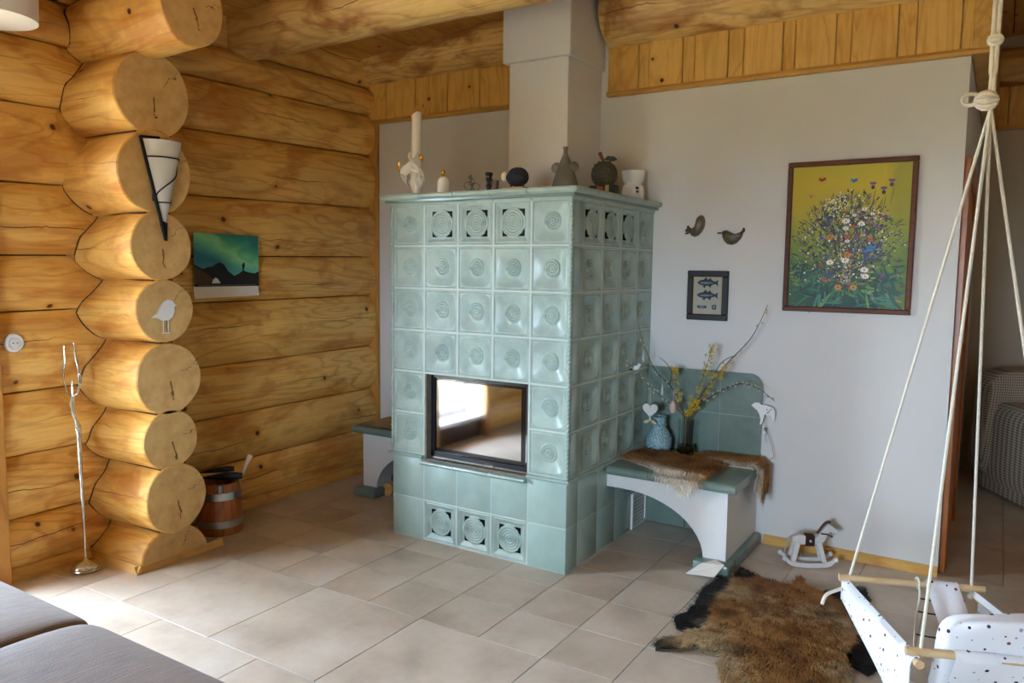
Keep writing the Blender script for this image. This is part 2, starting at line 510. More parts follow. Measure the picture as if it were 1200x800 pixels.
# crossing logs that end in the room
STUB = [(-1.43,-.985,2.665,.165,.185), (-1.745,-.985,2.304,.198,.2), (-1.735,-.991,1.938,.193,.198), (-1.725,-.976,1.586,.164,.167),
        (-1.718,-.973,1.272,.156,.154), (-1.712,-.965,.936,.177,.178), (-1.712,-.966,.632,.150,.150), (-1.706,-.947,.330,.168,.176), (-1.735,-.946,.0,.19,.185)]
for k, (xd, yc, zc, ry, rz) in enumerate(STUB):
    n, na = 22, 40
    vs, fs, mi = [], [], []
    x0 = -2.36; ph = random.random()*9
    for i in range(n+1):
        x = x0+(xd-.006-x0)*i/n
        s = smooth01(((xd-.10)-x)/.28)
        fl = 1+.07*smooth01((xd-x)/.45)
        for j in range(na):
            a = 2*PI*j/na
            y, z = ry*fl*math.cos(a), rz*fl*math.sin(a)
            wv = 1+.012*math.sin(3*a+ph)+.008*math.sin(5*a+ph*2+x*4)
            y *= wv; z *= wv
            if s > 0:
                for ny, nz_, am in ((-.72, .69, .14), (.72, .69, .14)):
                    lim = ry*fl*(1-am*s); d = y*ny+z*nz_
                    if d > lim: y -= (d-lim)*ny; z -= (d-lim)*nz_
            vs.append((x, yc+y, max(zc+z, .002)))
    last = [(xd, yc+(vs[n*na+j][1]-yc)*.965, max(zc+(vs[n*na+j][2]-zc)*.965, .002)) for j in range(na)]
    vs += last
    for i in range(n+1):
        for j in range(na):
            j2 = (j+1) % na; fs.append((i*na+j, i*na+j2, (i+1)*na+j2, (i+1)*na+j))
    b = MB().add(vs, fs, 0)
    b.add(last, [tuple(range(na))], 1)
    lo = b.build('log', [M['log_x'], M['end_yz']], wall_left, smooth=True, origin=(-1.9, yc, zc), angle=35)
    lo['label'] = 'round cross log end with pale end grain'
# gap darkness drawn as tubes where cross logs meet wall logs and each other
def wall_x(y, z):
    for k in range(10):
        if jz(k, y) <= z <= jz(k+1, y):
            h = (jz(k+1, y)-jz(k, y))/2; a = (z-jz(k, y)-h)/h; s = smooth01(1-abs(y-NOTCH)/.50)
            return XF-.19+min(.19-.062*abs(a)**2.7, .202-s*(.020+.115*max(0, a)))
    return XF-.1
for k, (xd, yc, zc, ry, rz) in enumerate(STUB):
    pts = []
    for j in range(48):
        a = PI*.5+PI*2*j/48; x = -2.15
        if zc+rz*math.sin(a) < .02: continue
        for _ in range(4):
            fl = 1+.07*smooth01((xd-x)/.45); s = smooth01(((xd-.10)-x)/.28)
            y, z = ry*fl*math.cos(a), rz*fl*math.sin(a)
            for ny, nz_, am in ((-.72, .69, .14), (.72, .69, .14)):
                lim = ry*fl*(1-am*s); d = y*ny+z*nz_
                if d > lim: y -= (d-lim)*ny; z -= (d-lim)*nz_
            x = wall_x(yc+y, zc+z)
        pts.append((x+.001, yc+y, zc+z))
    # stay out of the neighbouring cross logs
    runs, cur = [], []
    for q in pts:
        if any(((q[1]-s2[1])/s2[3])**2+((q[2]-s2[2])/s2[4])**2 < 1.0 for i2, s2 in enumerate(STUB) if i2 != k) or q[2] > 2.9:
            if len(cur) > 2: runs.append(cur)
            cur = []
        else: cur.append(q)
    if len(cur) > 2: runs.append(cur)
    for r_ in runs: MB().tube(r_, .0042, 6).build('seam', M['gapwood'], wall_left)
    if k < len(STUB)-1:
        x2, y2, z2, ry2, rz2 = STUB[k+1]; best = {}
        for j in range(720):
            a = 2*PI*j/720; y, z = yc+ry*math.cos(a)*1.03, zc+rz*math.sin(a)*1.03
            e_ = abs(((y-y2)/ry2/1.03)**2+((z-z2)/rz2/1.03)**2-1); sd = y < yc
            if z < zc and (sd not in best or e_ < best[sd][0]): best[sd] = (e_, y, z)
        for sd, (e_, y, z) in best.items():
            if e_ < .05: MB().tube([(-2.2, y+(-.004 if sd else .004), z), (min(xd, x2)-.004, yc+(y-yc)*.985, z)], .0045, 6).build('seam', M['gapwood'], wall_left)
# trims
mb = MB()
prof = [(0,0),(.03,0),(.03,.02),(.012,.055),(0,.06)]
mb.prism(prof, lambda a, b, t: (-2.145+a, t, b), -1.58, -1.16); sbuild('baseboard_left', mb, M['trim_y'], 'pine floor moulding along the log wall near the window')
mb = MB(); mb.prism(prof, lambda a, b, t: (-2.145+a, t, b), -.66, .99); sbuild('baseboard_left', mb, M['trim_y'], 'pine floor moulding along the log wall behind the bucket')
mb = MB(); mb.prism([(0,0),(.025,0),(.006,.035),(0,.035)], lambda a, b, t: (-1.745+a, t, b), -1.165, -.665); sbuild('trim_1', mb, M['trim_y'], 'pine moulding under the lowest cross log end')
mb = MB(); mb.prism([(0,0),(.025,0),(.006,.035),(0,.035)], lambda a, b, t: (t, -1.14-a, b), -2.14, -1.72); sbuild('trim_2', mb, M['trim_x'], 'short pine moulding beside the lowest cross log')
mb = MB(); mb.box(-2.30, -2.112, .993, 1.016, 0, 2.52); sbuild('trim_3', mb, M['trim_z'], 'upright pine strip in the corner by the log wall')

# window in the log wall
w1 = struct('window_1', 'tall window in the log wall')
y0, y1, z0, z1 = WIN1
for nm, a in (('sill', (-2.44,-2.10,y0-.01,y1+.01,z0-.035,z0)), ('lining', (-2.40,-2.10,y1,y1+.02,z0,z1)), ('lining', (-2.40,-2.10,y0-.02,y0,z0,z1)), ('lining', (-2.40,-2.10,y0-.02,y1+.02,z1,z1+.02)),
              ('casing', (-2.14,-2.085,y1-.005,y1+.058,0,z1+.06)), ('casing', (-2.14,-2.085,y0-.05,y0+.005,0,z1+.06)), ('casing', (-2.14,-2.085,y0-.05,y1+.04,z1,z1+.07))):
    MB().box(*a, bev=.004).build(nm, M['trim_z'] if nm == 'casing' else M['white'], w1, smooth=False)
for a in ((-2.38,-2.32,y0,y0+.05,z0,z1), (-2.38,-2.32,y1-.05,y1,z0,z1), (-2.38,-2.32,y0+.05,y1-.05,z0,z0+.05), (-2.38,-2.32,y0+.05,y1-.05,z1-.05,z1)):
    MB().box(*a, bev=.004).build('frame', M['white'], w1, smooth=False)
MB().box(-2.354,-2.348,y0+.05,y1-.05,z0+.05,z1-.05).build('pane', M['pane'], w1, smooth=False)

# ---- white wall behind the stove, timber band over it
wall_back = struct('wall_back', 'white plastered wall behind the tiled stove')
mb = MB(); mb.box(-2.5, 1.55, YW, 1.17, -.05, 3.4); mb.build('plaster', M['plaster'], wall_back, smooth=False)
def band(x0, x1):
    x = x0; wide = True
    while x < x1-.01:
        w = min((.195 if wide else .072)+random.uniform(-.02, .02), x1-x)
        if x1-(x+w) < .03: w = x1-x
        yy = .996 if wide else 1.002
        MB().box(x+.0015, x+w-.0015, yy, YW+.004, 2.54, 2.815, bev=.003).build('plank', M['plank_z'], wall_back, smooth=False, origin=(x+w/2, YW, 2.68))
        x += w; wide = not wide
    mb = MB(); mb.prism([(0,0),(-.040,0),(-.040,.014),(-.030,.03),(0,.03)], lambda a, b, t: (t, YW+a, 2.512+b), x0, x1+.0)
    mb.build('ledge', M['trim_x'], wall_back, smooth=False)
    mb = MB(); mb.prism([(0,0),(-.030,0),(-.036,.012),(-.03,.026),(0,.026)], lambda a, b, t: (t, YW+a, 2.808+b), x0, x1)
    mb.build('ledge', M['trim_x'], wall_back, smooth=False)
band(-2.22, -.78); band(-.305, 1.62)
def round_log(name, parent, x0, x1, yc, zc, R, mat, seg=30):
    n = int((x1-x0)/.08); vs, fs = [], []; ph = random.random()*9
    for i in range(n+1):
        x = x0+(x1-x0)*i/n
        for j in range(seg):
            a = 2*PI*j/seg
            r = R*(1+.014*math.sin(2*a+ph+x*.8)+.008*math.sin(5*a+x*3.1+ph)+.010*math.sin(x*2.1+ph))
            vs.append((x, yc+r*math.cos(a), zc+r*math.sin(a)))
    for i in range(n):
        for j in range(seg):
            j2 = (j+1) % seg; fs.append((i*seg+j, (i+1)*seg+j, (i+1)*seg+j2, i*seg+j2))
    b = MB().add(vs, fs, 0)
    b.add(vs[:seg], [tuple(range(seg))], 1); b.add(vs[-seg:], [tuple(range(seg-1, -1, -1))], 1)
    return b.build(name, [mat, M['end_yz']], parent, smooth=True, origin=((x0+x1)/2, yc, zc), angle=40)
round_log('log', wall_back, -2.40, -.79, 1.03, 2.985, .195, M['beam_x'])
round_log('log', wall_back, -.30, 1.64, 1.03, 2.985, .195, M['beam_x'])
mb = MB(); mb.prism([(0,0),(-.016,0),(-.016,.035),(-.006,.05),(0,.05)], lambda a, b, t: (t, YW+a, b), .70, 1.55)
sbuild('baseboard_back', mb, M['trim_x'], 'low pine baseboard along the white wall')
# chimney breast
mb = MB()
mb.box(-.742, -.355, .60, YW+.01, 1.80, 2.67, bev=.004); mb.box(-.775, -.335, .578, YW+.01, 2.67, 3.25, bev=.004)
sbuild('wall_chimney', mb, M['plaster'], 'white plastered chimney rising from the stove top')

# ---- ceiling boards and beams
ceiling = struct('ceiling', 'pine board ceiling on round log beams')
mb = tilt(MB().box(-2.6, 3.55, -5.3, 3.75, CEIL+.02, CEIL+.12)); mb.build('backing', M['gapwood'], ceiling, smooth=False)
x = -2.60
while x < 3.5:
    tilt(MB().box(x+.003, x+.304, -5.2, 3.65, CEIL, CEIL+.03, bev=.006)).build('plank', M['plank_y'], ceiling, smooth=False, origin=(x+.15, 0, CEIL))
    x += .307
round_log('beam', ceiling, -2.32, 3.45, -.085, 2.895, .172, M['beam_x'])
round_log('beam', ceiling, -2.32, 3.45, -3.9, 2.895, .172, M['beam_x'])

# ---- rest of the room shell
mb = MB()
a0, a1, b0, b1 = WIN2
mb.box(-2.55, a0, -5.3, -5.1, -.05, 3.5); mb.box(a1, 3.5, -5.3, -5.1, -.05, 3.5); mb.box(a0, a1, -5.3, -5.1, -.05, b0); mb.box(a0, a1, -5.3, -5.1, b1, 3.5)
sbuild('wall_front', mb, M['plaster_warm'], 'plastered wall on the window side opposite the stove')
w2 = struct('window_fill', 'wide unseen window added opposite the stove for fill light')
for a in ((a0,a0+.06,b0,b1), (a1-.06,a1,b0,b1), (a0+.06,a1-.06,b0,b0+.06), (a0+.06,a1-.06,b1-.06,b1), ((a0+a1)/2-.03,(a0+a1)/2+.03,b0+.06,b1-.06)):
    MB().box(a[0],a[1],-5.22,-5.16,a[2],a[3], bev=.004).build('frame', M['white'], w2, smooth=False)
for s in (0, 1):
    m_ = (a0+a1)/2
    MB().box((a0+.06,m_+.03)[s],(m_-.03,a1-.06)[s],-5.193,-5.187,b0+.06,b1-.06).build('pane', M['pane'], w2, smooth=False)
mb = MB(); mb.box(3.4, 3.6, -5.3, 3.8, -.05, 3.5); sbuild('wall_right', mb, M['plaster_warm'], 'plastered side wall of the room')
# passage beside the white wall
mb = MB(); mb.box(1.38, 1.55, 1.17, 3.8, -.05, 3.4); sbuild('wall_hall', mb, M['plaster'], 'white wall of the passage with a brown door')
wall_far = struct('wall_far', 'tan wall with timber band at the end of the passage')
mb = MB(); mb.box(1.5, 3.5, 3.6, 3.8, -.05, 3.5); mb.build('plaster', M['plaster_warm'], wall_far, smooth=False)
x = 1.55
while x < 3.4:
    MB().box(x+.002, x+.148, 3.575, 3.605, 2.58, 2.88, bev=.004).build('plank', M['plank_z'], wall_far, smooth=False, origin=(x+.07, 3.6, 2.7)); x += .15
MB().box(1.55, 3.4, 3.56, 3.605, 2.555, 2.585).build('ledge', M['trim_x'], wall_far, smooth=False)
round_log('log', wall_far, 1.55, 3.4, 3.62, 3.0, .14, M['beam_x'])
# boxed beam over the passage side of the white wall
mb = MB(); mb.box(1.552, 1.632, .985, 3.59, 2.515, 3.20, bev=.004); sbuild('trim_4', mb, M['trim_y'], 'boxed pine beam over the brown door')
d1 = struct('door_1', 'brown varnished door frame in the passage')
for nm, a in (('casing', (1.548,1.578,1.075,1.185,0,2.06)), ('casing', (1.548,1.578,2.05,2.16,0,2.06)), ('casing', (1.548,1.578,1.185,2.05,1.96,2.06)),
              ('door_leaf', (1.551,1.562,1.185,2.05,.005,1.96)), ('panel', (1.562,1.570,1.32,1.92,.25,.95)), ('panel', (1.562,1.570,1.32,1.92,1.1,1.8))):
    MB().box(*a, bev=.004).build(nm, M['door_z'], d1, smooth=False)
# ================================================================== TILED STOVE
SW, T, CN, HT = 1.108, .2271, .0225, .1236       # front width, tile height, cornice, half tile on the side
CW = SW/5; SWD = (YW-HT)/4
ZR = [0, T, 2*T] + [2*T+CN+k*T for k in range(1, 7)]      # row lines
stove = thing('tiled_stove', 'large celadon green tiled stove with spiral relief tiles and black glass door', 'stove', (-SW/2, .5, 0))
def relief(vent):
    n = 60; w, h = .2192, .2246
    vs, fs = [], []
    def hgt(u, v):
        m = max(abs(u), abs(v)); r = math.hypot(u, v); th = math.atan2(v, u)
        if m > .975: return -.003
        if m > .91: return 0.0
        if m > .875: return -.0045
        if vent:
            if m > .62 and r > .68: return -.001-.013*smooth01((.875-m)/.25)
            if r < .70:
                e = smooth01((.70-r)/.06)
                ring = .0032*math.cos(2*PI*r/.125-th) if r < .60 else 0
                return -.014+.007*e+ring
            return -.014
        q = (u**4+v**4)**.25/.875
        bowl = -.024*(1-min(q, 1)**1.7)-.0015
        if r < .45:
            e = smooth01((.45-r)/.06)
            return bowl*(1-e)+e*(-.0150+.0036*math.cos(2*PI*r/.12-th))
        return bowl
    for j in range(n+1):
        for i in range(n+1):
            u, v = -1+2*i/n, -1+2*j/n
            vs.append((u*w/2, -hgt(u, v), v*h/2))
    for j in range(n):
        for i in range(n):
            u, v = -1+2*(i+.5)/n, -1+2*(j+.5)/n
            if vent and max(abs(u), abs(v)) < .60 and math.hypot(u, v) > .64: continue
            a = j*(n+1)+i; fs.append((a, a+1, a+n+2, a+n+1))
    ring = [i for i in range(n+1)]+[j*(n+1)+n for j in range(1, n+1)]+[n*(n+1)+i for i in range(n-1, -1, -1)]+[j*(n+1) for j in range(n-1, 0, -1)]
    o = len(vs)
    for i in ring: vs.append((vs[i][0], .03, vs[i][2]))
    L = len(ring)
    for k in range(L): fs.append((ring[k], o+k, o+(k+1) % L, ring[(k+1) % L]))
    return MB().add(vs, fs).mesh('relief_tile', M['glaze'], smooth=True, angle=60)
RT, VT = relief(False), relief(True)
def flat(w, h, mat, d=.03):
    return MB().box(-w/2+.0016, w/2-.0016, 0, d, -h/2+.0016, h/2-.0016, bev=.0025, seg=2).mesh('flat_tile', mat, smooth=True, angle=50)
FT = flat(CW, T, M['glaze_flat']); FS = flat(SWD, T, M['glaze_flat']); FH = flat(HT, T, M['glaze_flat']); FC = flat(CW, .205, M['glaze_flat'])
def halftile():
    w, h = HT-.004, T-.004
    b = MB().box(-w/2, w/2, 0, .03, -h/2, h/2, bev=.003, seg=2)
    b.box(-w/2+.014, w/2-.004, -.004, .001, -h/2+.010, h/2-.010, bev=.003)
    return b.mesh('corner_tile', M['glaze'], smooth=True, angle=50)
FR = halftile()
for r in range(8):
    zc = (ZR[r]+ZR[r+1])/2+(CN/2 if r == 2 else 0)
    if r == 2: zc = ZR[2]+CN+T/2
    for c in range(5):
        xc = -SW+CW*(c+.5)
        if r < 2:
            if r == 0 and 1 <= c <= 3: place('vent_tile', VT, stove, (xc, 0, zc))
            elif r == 1 and 1 <= c <= 3: place('flat_tile', FC, stove, (xc, 0, T+.1025))
            else: place('flat_tile', FT, stove, (xc, 0, zc))
        else:
            if r in (2, 3) and 1 <= c <= 3: continue
            place('vent_tile' if (r == 7 and 1 <= c <= 3) else 'relief_tile', VT if (r == 7 and 1 <= c <= 3) else RT, stove, (xc, 0, zc))
    # right side (faces +X)
    rot = (0, 0, PI/2)
    place('corner_tile' if r > 1 else 'flat_tile', FR if r > 1 else FH, stove, (0, HT/2, zc), rot)
    for c in range(4):
        yc = HT+SWD*(c+.5)
        if r < 2: place('flat_tile', FS, stove, (0, yc, zc), rot)
        else: place('vent_tile' if (r == 7 and c < 3) else 'relief_tile', VT if (r == 7 and c < 3) else RT, stove, (0, yc, zc), rot)
    # left side (faces -X)
    rot = (0, 0, -PI/2)
    place('corner_tile' if r > 1 else 'flat_tile', FR if r > 1 else FH, stove, (-SW, HT/2, zc), rot)
    for c in range(4):
        yc = HT+SWD*(c+.5)
        place('flat_tile' if r < 2 else 'relief_tile', FS if r < 2 else RT, stove, (-SW, yc, zc), rot)
# grout lattice in the joints
g_ = MB(); e = .0035
for c in range(6):
    x = -SW+CW*c
    x0, x1 = max(x-e, -SW+.004), min(x+e, -.004)
    if c in (2, 3): g_.box(x0, x1, .0008, .03, 0, .43); g_.box(x0, x1, .0008, .03, ZR[2]+CN+2*T, 1.84)
    else: g_.box(x0, x1, .0008, .03, 0, 1.84)
for r in range(9):
    z = ZR[r] if r else .002
    for x0, x1 in ([(-SW+.004, -4*CW), (-CW, -.004)] if r in (2, 3) else [(-SW+.004, -.004)]):
        g_.box(x0, x1, .0008, .03, z-e, z+e+(CN if r == 2 else 0))
    g_.box(-.03, -.0008, .004, YW, z-e, z+e+(CN if r == 2 else 0)); g_.box(-SW+.0008, -SW+.03, .004, YW, z-e, z+e+(CN if r == 2 else 0))
for c in range(6):
    y = 0.0 if c == 0 else HT+SWD*(c-1)
    g_.box(-.03, -.0008, max(y-e, .004), min(y+e, YW), 0, 1.84); g_.box(-SW+.0008, -SW+.03, max(y-e, .004), min(y+e, YW), 0, 1.84)
g_.build('grout', M['grout'], stove, smooth=False)
k_ = MB(); k_.box(-SW+.035, -.035, .12, YW-.002, 0, 1.84); k_.box(-SW+.035, -.035, .035, .12, 0, .40); k_.box(-SW+.035, -.035, .035, .12, .96, 1.84)
k_.build('core', M['black_fill'], stove, smooth=False)  # black core put in for the darkness behind the vent openings
MB().box(-SW-.03, .03, -.03, YW-.002, 1.842, 1.884, bev=.004).build('top_slab', M['glaze_bench'], stove, smooth=False)
# swept mouldings with mitred corners
def sweep(prof, segs, name, mat):
    """segs: (p0, p1, n0, n1): path points with outward directions at each end"""
    for p0, p1, n0, n1 in segs:
        n = len(prof)
        d = (Vector((*p1, 0))-Vector((*p0, 0))).normalized()*.0018
        v0 = [(p0[0]+n0[0]*o+d.x, p0[1]+n0[1]*o+d.y, z) for o, z in prof]; v1 = [(p1[0]+n1[0]*o-d.x, p1[1]+n1[1]*o-d.y, z) for o, z in prof]
        b = MB().add(v0+v1, [tuple(range(n)), tuple(range(2*n-1, n-1, -1))]+[(i, n+i, n+(i+1) % n, (i+1) % n) for i in range(n)])
        bm = bmesh.new(); me = b.mesh(name, mat, smooth=False); bm.from_mesh(me); bmesh.ops.recalc_face_normals(bm, faces=list(bm.faces)); bm.to_mesh(me); bm.free()
        me.polygons.foreach_set('use_smooth', [True]*len(me.polygons)); me.set_sharp_from_angle(angle=math.radians(50))
        for v in me.vertices: v.co -= WL[stove.name]
        place(name, me, stove, WL[stove.name])
def path_segs(front=range(5), side=True, left=True):
    s = []
    for c in front:
        x0, x1 = -SW+CW*c, -SW+CW*(c+1)
        s.append(((x0, 0), (x1, 0), (-1 if c == 0 else 0, -1), (1 if c == 4 else 0, -1)))
    ys = [0, HT]+[HT+SWD*(k+1) for k in range(4)]
    for k in range(5):
        if side: s.append(((0, ys[k]), (0, ys[k+1]), (1, -1 if k == 0 else 0), (1, 0)))
        if left: s.append(((-SW, ys[k]), (-SW, ys[k+1]), (-1, -1 if k == 0 else 0), (-1, 0)))
    return s
CROWN = [(-.02,1.826),(.003,1.826),(.006,1.836),(.014,1.847),(.030,1.857),(.046,1.863),(.051,1.870),(.051,1.880),(.046,1.886),(-.02,1.886)]
sweep(CROWN, path_segs(), 'crown_tile', M['glaze'])
CORN = [(-.02,ZR[2]+.001),(.008,ZR[2]+.001),(.019,ZR[2]+.004),(.023,ZR[2]+.011),(.019,ZR[2]+.018),(.008,ZR[2]+CN-.001),(-.02,ZR[2]+CN-.001)]
sweep(CORN, path_segs(front=(0, 4)), 'cornice_tile', M['glaze'])
SILL = [(-.03,.428),(.014,.428),(.032,.431),(.040,.440),(.036,.449),(.022,.453),(-.03,.453)]
sweep(SILL, [((-SW+CW*c, 0), (-SW+CW*(c+1), 0), (0, -1), (0, -1)) for c in (1, 2, 3)], 'sill_tile', M['glaze'])
# rope moulding on the front corners
for xr in (-.001, -SW+.001):
    n = 300; seg = 10; vs, fs = [], []
    z0, z1 = ZR[2]+CN+.004, 1.825
    for i in range(n+1):
        z = z0+(z1-z0)*i/n
        for j in range(seg):
            a = 2*PI*j/seg; r = .0095*(1+.22*math.cos(2*a-z*2*PI/.022))
            vs.append((xr+r*math.cos(a), .001+r*math.sin(a), z))
    for i in range(n):
        for j in range(seg): fs.append((i*seg+j, i*seg+(j+1) % seg, (i+1)*seg+(j+1) % seg, (i+1)*seg+j))
    MB().add(vs, fs).build('rope_moulding', M['glaze'], stove, smooth=True, angle=80)
# fire door
DX0, DX1, DZ0, DZ1 = -4*CW, -CW, .455, ZR[2]+CN+2*T
for nm, a in (('firebox_lining', (DX0-.002,DX0+.014,.003,.10,DZ0,DZ1)), ('firebox_lining', (DX1-.010,DX1+.002,.003,.10,DZ0,DZ1)), ('firebox_lining', (DX0,DX1,.003,.10,DZ1-.006,DZ1+.002)), ('hearth_ledge', (DX0,DX1,.002,.10,DZ0-.012,DZ0+.004))):
    MB().box(*a, bev=.002).build(nm, M['stone'], stove, smooth=False)
x0, x1, z0, z1 = DX0+.016, DX1-.012, DZ0+.010, DZ1-.008
fb = MB()
for a in ((x0,x1,.040,.075,z1-.020,z1), (x0,x1,.040,.075,z0,z0+.030), (x0,x0+.022,.040,.075,z0,z1), (x1-.030,x1,.040,.075,z0,z1)):
    fb.box(*a, bev=.003)
door = fb.build('firebox_door', simple('black_enamel', '#16181c', .3), stove, smooth=False)
m, nt, p = newmat('mirror_coated_fire_glass')
p.inputs['Base Color'].default_value = (.38, .375, .385, 1); p.inputs['Metallic'].default_value = 1; p.inputs['Roughness'].default_value = .05
MB().box(x0+.036, x1-.058, .0465, .052, z0+.052, z1-.034).build('glass', m, door, smooth=False)
MB().box(x0+.02, x1-.028, .050, .056, z0+.028, z1-.018).build('glass_border', simple('black_glass', '#101114', .12), door, smooth=False)
hb = MB(); hb.tube([(x1-.012,.022,z0+.06),(x1-.012,.022,z0+.20)], .0045, 8)
hb.tube([(x1-.012,.022,z0+.075),(x1-.012,.045,z0+.075)], .003, 6); hb.tube([(x1-.012,.022,z0+.185),(x1-.012,.045,z0+.185)], .003, 6)
hb.build('handle', M['chrome'], door)
MB().box(x0+.36, x0+.42, .030, .045, z0-.006, z0+.008, bev=.003).build('latch', M['steel'], door, smooth=False)
MB().box(x0, x1, .036, .042, z0-.004, z0+.003).build('strip', M['steel'], door, smooth=False)

# ================================================================== BENCHES BESIDE THE STOVE
def bench(name, label, sgn, x_in):
    """sgn +1: stands right of the stove, -1: left; x_in: the stove's side"""
    t = thing(name, label, 'bench', (x_in+sgn*.35, .75, 0))
    X = lambda a: x_in+sgn*a
    YF, ZT = .46, .415
    # arched front, modelled as one slab with the arch cut out
    arch = [(0, ZT), (0, .34), (.10, .34)]
    for k in range(1, 13):
        a = PI/2*k/12; arch.append((.10+.44*math.sin(a)**1.0, .34-.29*(1-math.cos(a))))
    arch += [(.54, 0), (.655, 0), (.655, ZT)]
    b = MB(); b.prism(arch, lambda u, v, t_: (X(u), t_, v), YF, YW-.0005)
    bm = bmesh.new(); me = b.mesh('body', M['plaster'] if sgn > 0 else M['plaster'], smooth=False, origin=WL[t.name]); bm.from_mesh(me)
    bmesh.ops.triangulate(bm, faces=[f for f in bm.faces if len(f.verts) > 4]); bmesh.ops.recalc_face_normals(bm, faces=list(bm.faces)); bm.to_mesh(me); bm.free()
    place('body', me, t, WL[t.name])
    # seat tiles with a rounded front
    cuts = [0.018, .25, .475, .705]
    for k in range(3):
        for y0_, y1_ in ((.405, .70), (.70, YW-.001)):
            xa, xb = sorted((X(cuts[k]+.001), X(cuts[k+1]-.001)))
            pf = [(y1_-.001, ZT+.001), (y1_-.001, .462)]
            if y0_ < .5: pf += [(y0_+.022+.020*math.cos(PI/2+PI*q/8), (ZT+.462)/2+.0235*math.sin(PI/2+PI*q/8)) for q in range(9)]
            else: pf += [(y0_+.001, .462), (y0_+.001, ZT+.001)]
            MB().prism(pf[::-1], lambda a, c, t_: (t_, a, c), xa, xb).build('seat_tile', M['glaze_bench'], t, smooth=True, angle=40)
    # plinth
    xa, xb = sorted((X(.505), X(.69)))
    MB().box(xa, xb, .395, .52, .001, .06, bev=.014, seg=2).build('plinth_tile', M['glaze_bench'], t, smooth=True, angle=30)
    xa, xb = sorted((X(.62), X(.69)))
    MB().box(xa, xb, .521, YW-.018, .001, .06, bev=.014, seg=2).build('plinth_tile', M['glaze_bench'], t, smooth=True, angle=30)
    return t
rb = bench('stove_bench', 'arched white bench with green tiled seat and backrest right of the stove', 1, 0.0)
# backrest tiles on the wall with one rounded corner
XB = [0.002, .215, .435, .668]
for k in range(3):
    for j, (z0, z1) in enumerate(((.463, .702), (.702, .94))):
        x0, x1 = XB[k]+.001, XB[k+1]-.001; z0 += .001; z1 -= .001
        poly = [(x0, z0), (x1, z0), (x1, z1), (x0, z1)]
        if k == 2 and j == 1:
            r = .075; poly = [(x0, z0), (x1, z0)]+[(x1-r+r*math.cos(a), z1-r+r*math.sin(a)) for a in [PI/2*q/8 for q in range(9)]]+[(x0, z1)]
        MB().prism(poly, lambda a, b, t_: (a, t_, b), YW-.028, YW-.0008).build('backrest_tile', M['glaze_bench'], rb, smooth=False)
MB().box(.004, .660, YW-.0255, YW-.001, .465, .86).build('grout', M['grout'], rb, smooth=False)
MB().box(.004, .585, YW-.0255, YW-.001, .86, .934).build('grout', M['grout'], rb, smooth=False)
# tiled wall foot under the bench
for k in range(2):
    MB().box(.002+.25*k+.001, .25+.25*k-.001, YW-.02, YW-.0008, .004, .335, bev=.002).build('back_tile', M['glaze_bench'], rb, smooth=False)
lb = bench('stove_bench', 'low arched white bench between the stove and the log wall', -1, -SW)
# paper on the left bench
b = MB(); n = 8; vs = []; fs = []
for i in range(n+1):
    for j in range(n+1):
        u, v = i/n, j/n
        vs.append((-1.80+.62*u, .44+.5*v, .467+.012*math.sin(u*5+v*2)*math.sin(PI*v)*(u*(1-u)*4)+.02*max(0, .25-v)*(u > .3)))
o = len(vs); vs += [(x, y, z-.002) for x, y, z in vs]
for i in range(n):
    for j in range(n):
        a = i*(n+1)+j; fs += [(a, a+n+1, a+n+2, a+1), (o+a, o+a+1, o+a+n+2, o+a+n+1)]
b.add(vs, fs)
o_ = b.build('cloth', simple('brown_sheet', '#a5875c', .8, var=.1)); tag(o_, 'brown sheet lying on the bench by the log wall', 'cloth')
# firewood in the left arch
LOGW = simple('split_firewood', '#c79a5e', .8, var=.25, vscale=20); BARK = simple('dark_bark', '#3d2f24', .95, var=.4, vscale=30, bump=.6)
for k, (cx, cz, r, y0_, ln, lab) in enumerate(((-1.590, .046, .044, .50, .3, 'pale split firewood log lying in the bench arch'), (-1.498, .043, .041, .52, .3, 'second split firewood log lying beside the stove side'), (-1.545, .122, .042, .53, .28, 'dark bark firewood log on top in the bench arch'))):
    poly = [(r*math.cos(a)*(1.0+.12*math.sin(3*a+k)), r*math.sin(a)*(1+.1*math.sin(2*a+k))) for a in [2*PI*q/9 for q in range(9)]]
    b = MB(); b.prism(poly, lambda a, c, t_: (cx+a, t_, cz+c), y0_, y0_+ln)
    o_ = b.build('firewood', BARK if k == 2 else LOGW, origin=(cx, y0_, cz), smooth=False); tag(o_, lab, 'firewood', 'firewood in the bench arch')
# white vent grille on the stove's foot under the bench
gv = thing('vent_grille', 'white framed vent grille at the foot of the stove under the bench', 'vent', (.004, .89, 0))
b = MB()
for a in ((.001,.014,.79,.81,.004,.215), (.001,.014,.98,.999,.004,.215), (.001,.014,.81,.98,.004,.022), (.001,.014,.81,.98,.197,.215)): b.box(*a)
b.build('frame', M['white'], gv, smooth=False)
for k in range(8): MB().box(.001, .009, .81, .98, .026+k*.0215, .042+k*.0215, bev=.002).build('slat', M['white'], gv, smooth=False)
